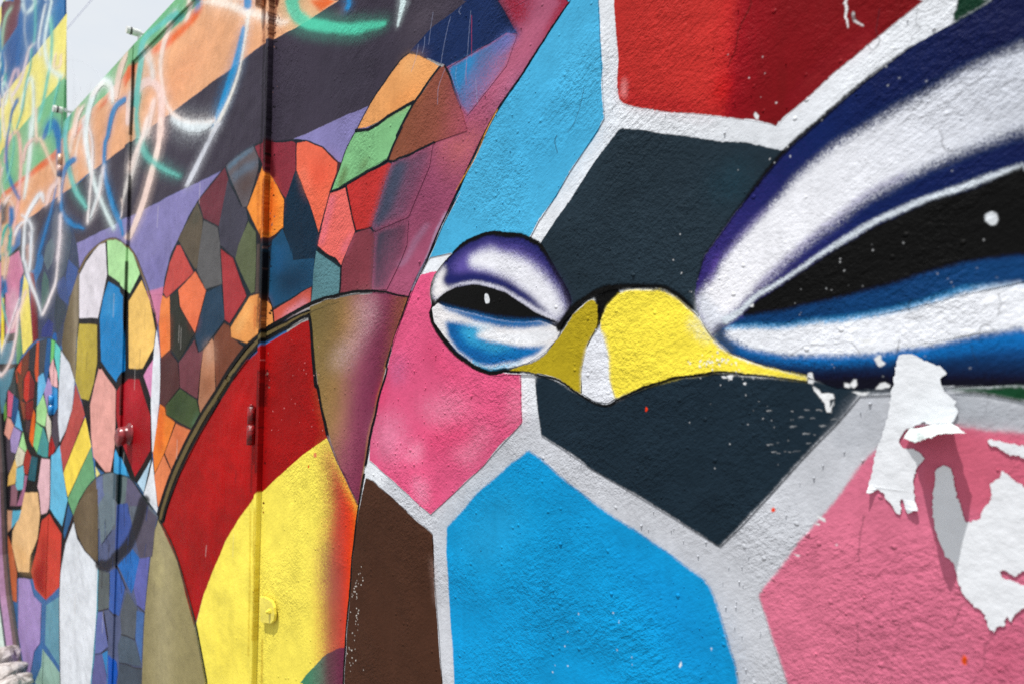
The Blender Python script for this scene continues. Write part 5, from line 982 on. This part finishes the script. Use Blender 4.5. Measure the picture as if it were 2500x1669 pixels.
# pipe stubs on top of the leaves
for root, px, ztop, s in ((leaf_a, (342, 83), None, 1.35), (leaf_b, (163, 273), None, 1.7)):
    y0 = .016; x, z = wall(*px, y0)
    bm = bmesh.new(); L = .030 * s; r = .0085 * s
    cyl_bm(bm, (x, y0, z), (x, y0 - L, z), r, r, 18)
    st = child('pipe_stub', bm, M_BRK, root, None, False)
    bm = bmesh.new(); cyl_bm(bm, (x, y0 - L * .62, z), (x, y0 - L * .75, z), r * 1.06, r * 1.06, 18); q = from_bm('clamp_ring', bm, M_CLAMP); q.parent = st
    bm = bmesh.new(); zt = (topA if root is leaf_a else topB)(x) - .01
    cyl_bm(bm, (x + .002, y0 - .003, zt), (x + .002, y0 - .003, z), .0032 * s, .0032 * s, 10)
    cyl_bm(bm, (x + .004, y0 + .002, z), (x + .012, y0 + .06, z + .002), .003 * s, .003 * s, 10)
    q = from_bm('stub_post', bm, M_BRK); q.parent = st

# ---- plaster grains standing out of the big wall (they throw their own small shadows)
gb = bmesh.new()
def grain_at(px, py, r):
    x, z = wall(px, py)
    if x < X_SEAM + .02: return
    y = YTOP[0] + .0004; k = 6; fl = random.uniform(.55, 1.0)
    top = gb.verts.new((x + random.uniform(-.2, .2) * r, y - r * fl * .6, z + r * random.uniform(-.2, .3)))
    ph = random.random() * 6
    mid = [gb.verts.new((x + r * .75 * math.cos(ph + i * 2 * math.pi / k), y - r * .35 * fl, z + r * .8 * math.sin(ph + i * 2 * math.pi / k))) for i in range(k)]
    base = [gb.verts.new((x + r * random.uniform(.85, 1.25) * math.cos(ph + i * 2 * math.pi / k), y + .001, z + r * random.uniform(.85, 1.3) * math.sin(ph + i * 2 * math.pi / k))) for i in range(k)]
    for i in range(k):
        j = (i + 1) % k; gb.faces.new((top, mid[i], mid[j])); gb.faces.new((mid[i], base[i], base[j], mid[j]))
for _ in range(150): grain_at(random.uniform(680, 2500), random.uniform(0, 1669), random.choice((.0006, .0008, .001, .0014)))
for cx, cy, sx, sy, n in ((985, 1060, 60, 90, 60), (1060, 800, 18, 120, 24), (1450, 700, 120, 60, 26), (1620, 860, 120, 70, 14), (1420, 880, 40, 60, 24), (1560, 1420, 180, 120, 60), (1840, 1420, 70, 90, 8), (1700, 1560, 90, 80, 40), (1480, 520, 160, 120, 20), (1220, 420, 60, 120, 24), (1950, 1080, 90, 50, 8)):
    for _ in range(n): grain_at(random.gauss(cx, sx), random.gauss(cy, sy), random.choice((.0006, .0008, .0010, .0014)) * (.7 if cx > 1300 else 1.35))
for px, py in ((1025, 640), (1013, 905), (1152, 966), (1022, 727), (1370, 1327), (1494, 1447), (1656, 1452), (1437, 778), (1548, 672), (1012, 1133), (1003, 1097)): grain_at(px, py, .0028)
tag(child('plaster_grain', gb, M_R, big_wall, CRT, True), kind='stuff')

# ---- torn posters
def paper(name, label, s, y, group=None, curl=None, cat='torn poster', mat=None):
    P = outline(s, 0); out = []
    for a, b in zip(P, np.roll(P, -1, 0)):               # ragged edge
        L = np.hypot(*(b - a)); k = max(int(L / 5), 1)
        for i in range(k):
            q = a + (b - a) * i / k; out.append(q + (RNG.normal(0, 1.7, 2) if i else 0))
    W2 = [wall(*p, y) for p in out]
    bm = bmesh.new(); vs = [bm.verts.new((x, y, z)) for x, z in W2]
    tris = tessellate_polygon([[Vector((x, 0, z)) for x, z in W2]])
    for t in tris:
        try: bm.faces.new([vs[i] for i in t])
        except ValueError: pass
    bmesh.ops.recalc_face_normals(bm, faces=bm.faces)
    if curl:
        for v in bm.verts:
            for (cx, cy), rad, amt in curl:
                c = at(cx, cy, y); d = math.hypot(v.co.x - c.x, v.co.z - c.z)
                if d < rad: v.co.y -= amt * (1 - d / rad) ** 1.5
    ex = bmesh.ops.extrude_face_region(bm, geom=list(bm.faces))
    for v in ex['geom']:
        if isinstance(v, bmesh.types.BMVert): v.co.y += .0005
    o = from_bm(name, bm, mat or M_PAPER)
    return tag(o, label, cat, group)
Y0 = YTOP[0] - .0007
pA = paper('torn_poster', 'long white strip of torn paper with a curled flap, left of the bigger scrap', 'D7 915,125 960,112 1020,110 1060,112 1100,130 1150,160 1220,190 1270,212 1310,226 1340,246 1380,243 1420,285 1460,335 1420,360 1385,390 1390,430 1400,470 1420,500 1432,540 1480,580 1530,625 1572,650 1550,690 1575,730 1592,770 1575,805 1560,840 1530,890 1500,912 1400,918 1280,920 1180,890 1150,912 1100,925 1050,955 1010,965 970,995 945,1035 918,1080 912,1120 935,1160 960,1190 1000,1192 1050,1192 1100,1215 1150,1240 1180,1280 1207,1303 1180,1340 1150,1370 1130,1395 1112,1420 D8 975,80 965,110 972,150 965,185 980,215 975,250 995,290 1008,322 970,322 930,345 915,320 905,280 895,245 880,240 875,280 885,310 868,352 845,340 820,292 800,265 770,240 765,210 735,190 710,172 690,185 660,200 645,190 665,90 680,0 D7 640,1250 720,1050 760,920 790,800 830,510 850,420 870,330 895,180',
           Y0, 'scraps of a torn poster on the pink field', curl=[((2121, 1199), .006, .006), ((2237, 1247), .009, .004)])
paper('torn_poster', 'largest white paper scrap with a deep notch in its top, at the right edge', 'D8 1122,50 1135,28 1180,0 1215,10 1240,25 1252,100 1275,190 1305,290 1330,370 1350,410 1382,410 1395,392 1450,382 1455,340 1490,285 1532,240 1525,190 1518,130 1550,108 1590,92 1600,40 1640,60 1690,105 1735,130 1775,175 1800,300 1800,760 1762,755 1690,798 1650,775 1610,750 1585,765 1600,800 1650,820 1762,862 1800,870 1800,1020 1762,1022 1730,1045 1690,1080 1672,1122 1655,1110 1640,1082 1625,1110 1618,1155 1590,1150 1565,1160 1545,1200 1520,1180 1500,1130 1465,1055 1420,1020 1380,985 1340,942 1310,890 1290,840 1275,760 1258,700 1230,670 1195,655 1190,620 1150,540 1120,440 1110,350 1105,250 1112,180 1125,110', Y0, 'scraps of a torn poster on the pink field')
paper('torn_poster', 'small torn white paper scrap highest at the right edge, under the grey band', 'D7 1928,1098 1970,1080 1995,1098 2062,1098 2130,1128 2205,1140 2225,1132 2300,1165 2420,1170 2420,1330 2340,1298 2230,1262 2190,1272 2130,1235 2080,1205 2050,1175 1975,1165', Y0, 'scraps of a torn poster on the pink field')
# the flap that hangs out of the strip
att = T('D7 1042,958 1110,962 1190,948 1280,926 1400,920 1530,908')[0]
fre = T('D7 962,1070 1100,1118 1190,1092 1280,1060 1400,1022 1672,1018')[0]
ya = [-.005, -.012, -.034, -.047, -.044, -.020]
bm = bmesh.new(); rows = []; NR = 8
A3 = catmull([tuple(at(*p, Y0 - .0008)) for p in att], False, 5); F3 = catmull([tuple(at(*p, y)) for p, y in zip(fre, ya)], False, 5)
for k in range(NR + 1):
    t = k / NR; row = []
    for a, f in zip(A3, F3):
        p = a + (f - a) * t; p = np.array(p)
        p[2] += .0015 * math.sin(math.pi * t) * abs(f[1]) / .05; p[1] -= .004 * math.sin(math.pi * t) * (1 - t) * abs(f[1]) / .05
        if 0 < k: p += RNG.normal(0, .0004, 3)
        row.append(bm.verts.new(p))
    rows.append(row)
for r0, r1 in zip(rows, rows[1:]):
    for i in range(len(r0) - 1): bm.faces.new((r0[i], r0[i + 1], r1[i + 1], r1[i]))
fl = from_bm('curled_flap', bm, M_PAPERB, None, None, True); fl.parent = pA; fl['label'] = 'curled greenish white paper flap'

# ---- corner pier at the far left, with its flared foot
cor = [(-12, 860), (3, 1000), (13, 1150), (21, 1350), (30, 1450), (42, 1529), (52, 1600), (60, 1660), (66, 1700)]
cw = [wall(*p) for p in cor]; cw = [(cw[0][0] - 1.6, 3.9), (cw[0][0] - .35, 2.1)] + cw; cw[-1] = (cw[-1][0], -.08)
pier = empty('corner_pier', (cw[-1][0] - .2, -.2, 0), 'narrow wall end with thin purple, white and green stripes at the left edge', 'wall')
bands = [(0, -.012, (34, 30, 34)), (-.012, -.026, (86, 62, 62)), (-.026, -.050, (150, 112, 150)), (-.050, -.058, (34, 40, 52)), (-.058, -.084, (178, 196, 184)), (-.084, -.108, (118, 180, 116)), (-.108, -.128, (196, 110, 110)), (-.128, -.16, (30, 60, 90)), (-.16, -.24, (190, 180, 90)), (-.24, -.5, (120, 90, 130))]  # bands nearest the corner carry its shade as dark colour, the others are stripes
for i, (ya_, yb_, c) in enumerate(bands):
    bm = bmesh.new(); pv = []
    for x, z in cw:
        fl_ = max(0, .25 - z) * .5
        pv.append([bm.verts.new((x + .002 - .0, ya_ - (.0012 if ya_ == 0 else 0) , z)), bm.verts.new((x + .002, yb_, z)), bm.verts.new((x - .25, ya_ - (.0012 if ya_ == 0 else 0), z)), bm.verts.new((x - .25, yb_, z))])
    for a, b in zip(pv, pv[1:]):
        bm.faces.new((a[0], a[1], b[1], b[0])); bm.faces.new((a[2], b[2], b[3], a[3]))
        if i == len(bands) - 1: bm.faces.new((a[1], a[3], b[3], b[1]))
    child('painted_stripe', bm, plain(f'stripe_and_shade_paint_{i}', c, .6, .12, 40, .002), pier)

# ---- rubble at the foot of the wall
def ground_hit(px, py):
    d = ray(px, py); t = -CAM[2] / d[2]; p = CAM + d * t; return p
for i, (px, py, yy, r, lab) in enumerate(((3, 1606, -.10, .070, 'pale stone against the striped wall end, highest of the heap'), (26, 1636, -.085, .052, 'pale stone in the middle of the heap at the wall foot'), (49, 1664, -.07, .045, 'pale stone at the foot of the purple and black gate paint, nearest the gate'), (-2, 1650, -.14, .055, 'pale stone at the left edge of the picture, second lowest of the heap'), (22, 1676, -.12, .055, 'half hidden pale stone at the bottom edge of the picture'))):
    p = at(px, py, yy); bm = bmesh.new(); bmesh.ops.create_icosphere(bm, subdivisions=3, radius=r)
    for v in bm.verts:
        n = v.co.normalized(); k = 1 + .16 * math.sin(3 * n.x + i) * math.cos(3 * n.y + 2 * i) + .06 * math.sin(6 * n.z + 5 * n.x + i) + random.uniform(-.015, .015)
        v.co = Vector((n.x * r * k * 1.1, n.y * r * k, n.z * r * k * .7))
    o = from_bm('stone', bm, M_STONE, None, None, False); o.location = p
    o.rotation_euler = (0, 0, i * 1.3); tag(o, lab, 'stone', 'stones at the foot of the wall')

# ---- thin things against the sky
def tube(name, pts, r, mat, parent=None):
    bm = bmesh.new(); P = catmull([tuple(p) for p in pts], False, 6) if len(pts) > 2 else np.array([tuple(p) for p in pts]); prev = None
    for i, p in enumerate(P):
        d = Vector(P[min(i + 1, len(P) - 1)] - P[max(i - 1, 0)]).normalized(); a = d.orthogonal().normalized(); b = d.cross(a)
        k = r * (1 if mat is M_CABLE else (1 - .6 * i / len(P)))
        ring = [bm.verts.new(Vector(p) + (a * math.cos(t) + b * math.sin(t)) * k) for t in (0, 1.57, 3.14, 4.71)]
        if prev:
            for j in range(4): bm.faces.new((prev[j], prev[(j + 1) % 4], ring[(j + 1) % 4], ring[j]))
        prev = ring
    return from_bm(name, bm, mat, parent)
def far(px, py, y=2.5): return at(px, py, y)
tag(tube('overhead_cable', [far(262, -44, 4), far(224, 0, 4), far(170, 63, 4), far(150, 86, 4)], .007, M_CABLE), 'thin blue cable crossing the white sky above the gate', 'cable')
bush = empty('dry_bush', far(190, 330), 'bare dry bush with thin pale twigs behind the gate top', 'bush')
def twig(pts, r=.004, m=None):
    o = tube('twig', [far(*p) for p in pts], r, m or M_TWIG); o.parent = bush; o.matrix_parent_inverse = Matrix.Translation(-Vector(bush.location))
for s in ('A1 960,1400 870,1150 850,960 830,700 800,520 735,380', 'A1 1250,1150 1150,880 1060,780 940,715 830,690 720,698', 'A1 1000,1300 890,930 850,860 800,795 720,765'): twig(T(s)[0])
for k in range(9):
    x = random.uniform(820, 1060); y = 1180 - (x - 900) * .9 + 220
    twig(T(f'A1 {x:.0f},{y:.0f} {x + random.uniform(-20, 20):.0f},{y - 150:.0f} {x + random.uniform(-60, 60):.0f},{random.uniform(930, 1060) - (x - 900) * .3:.0f}')[0], .0022, M_TWIGD)
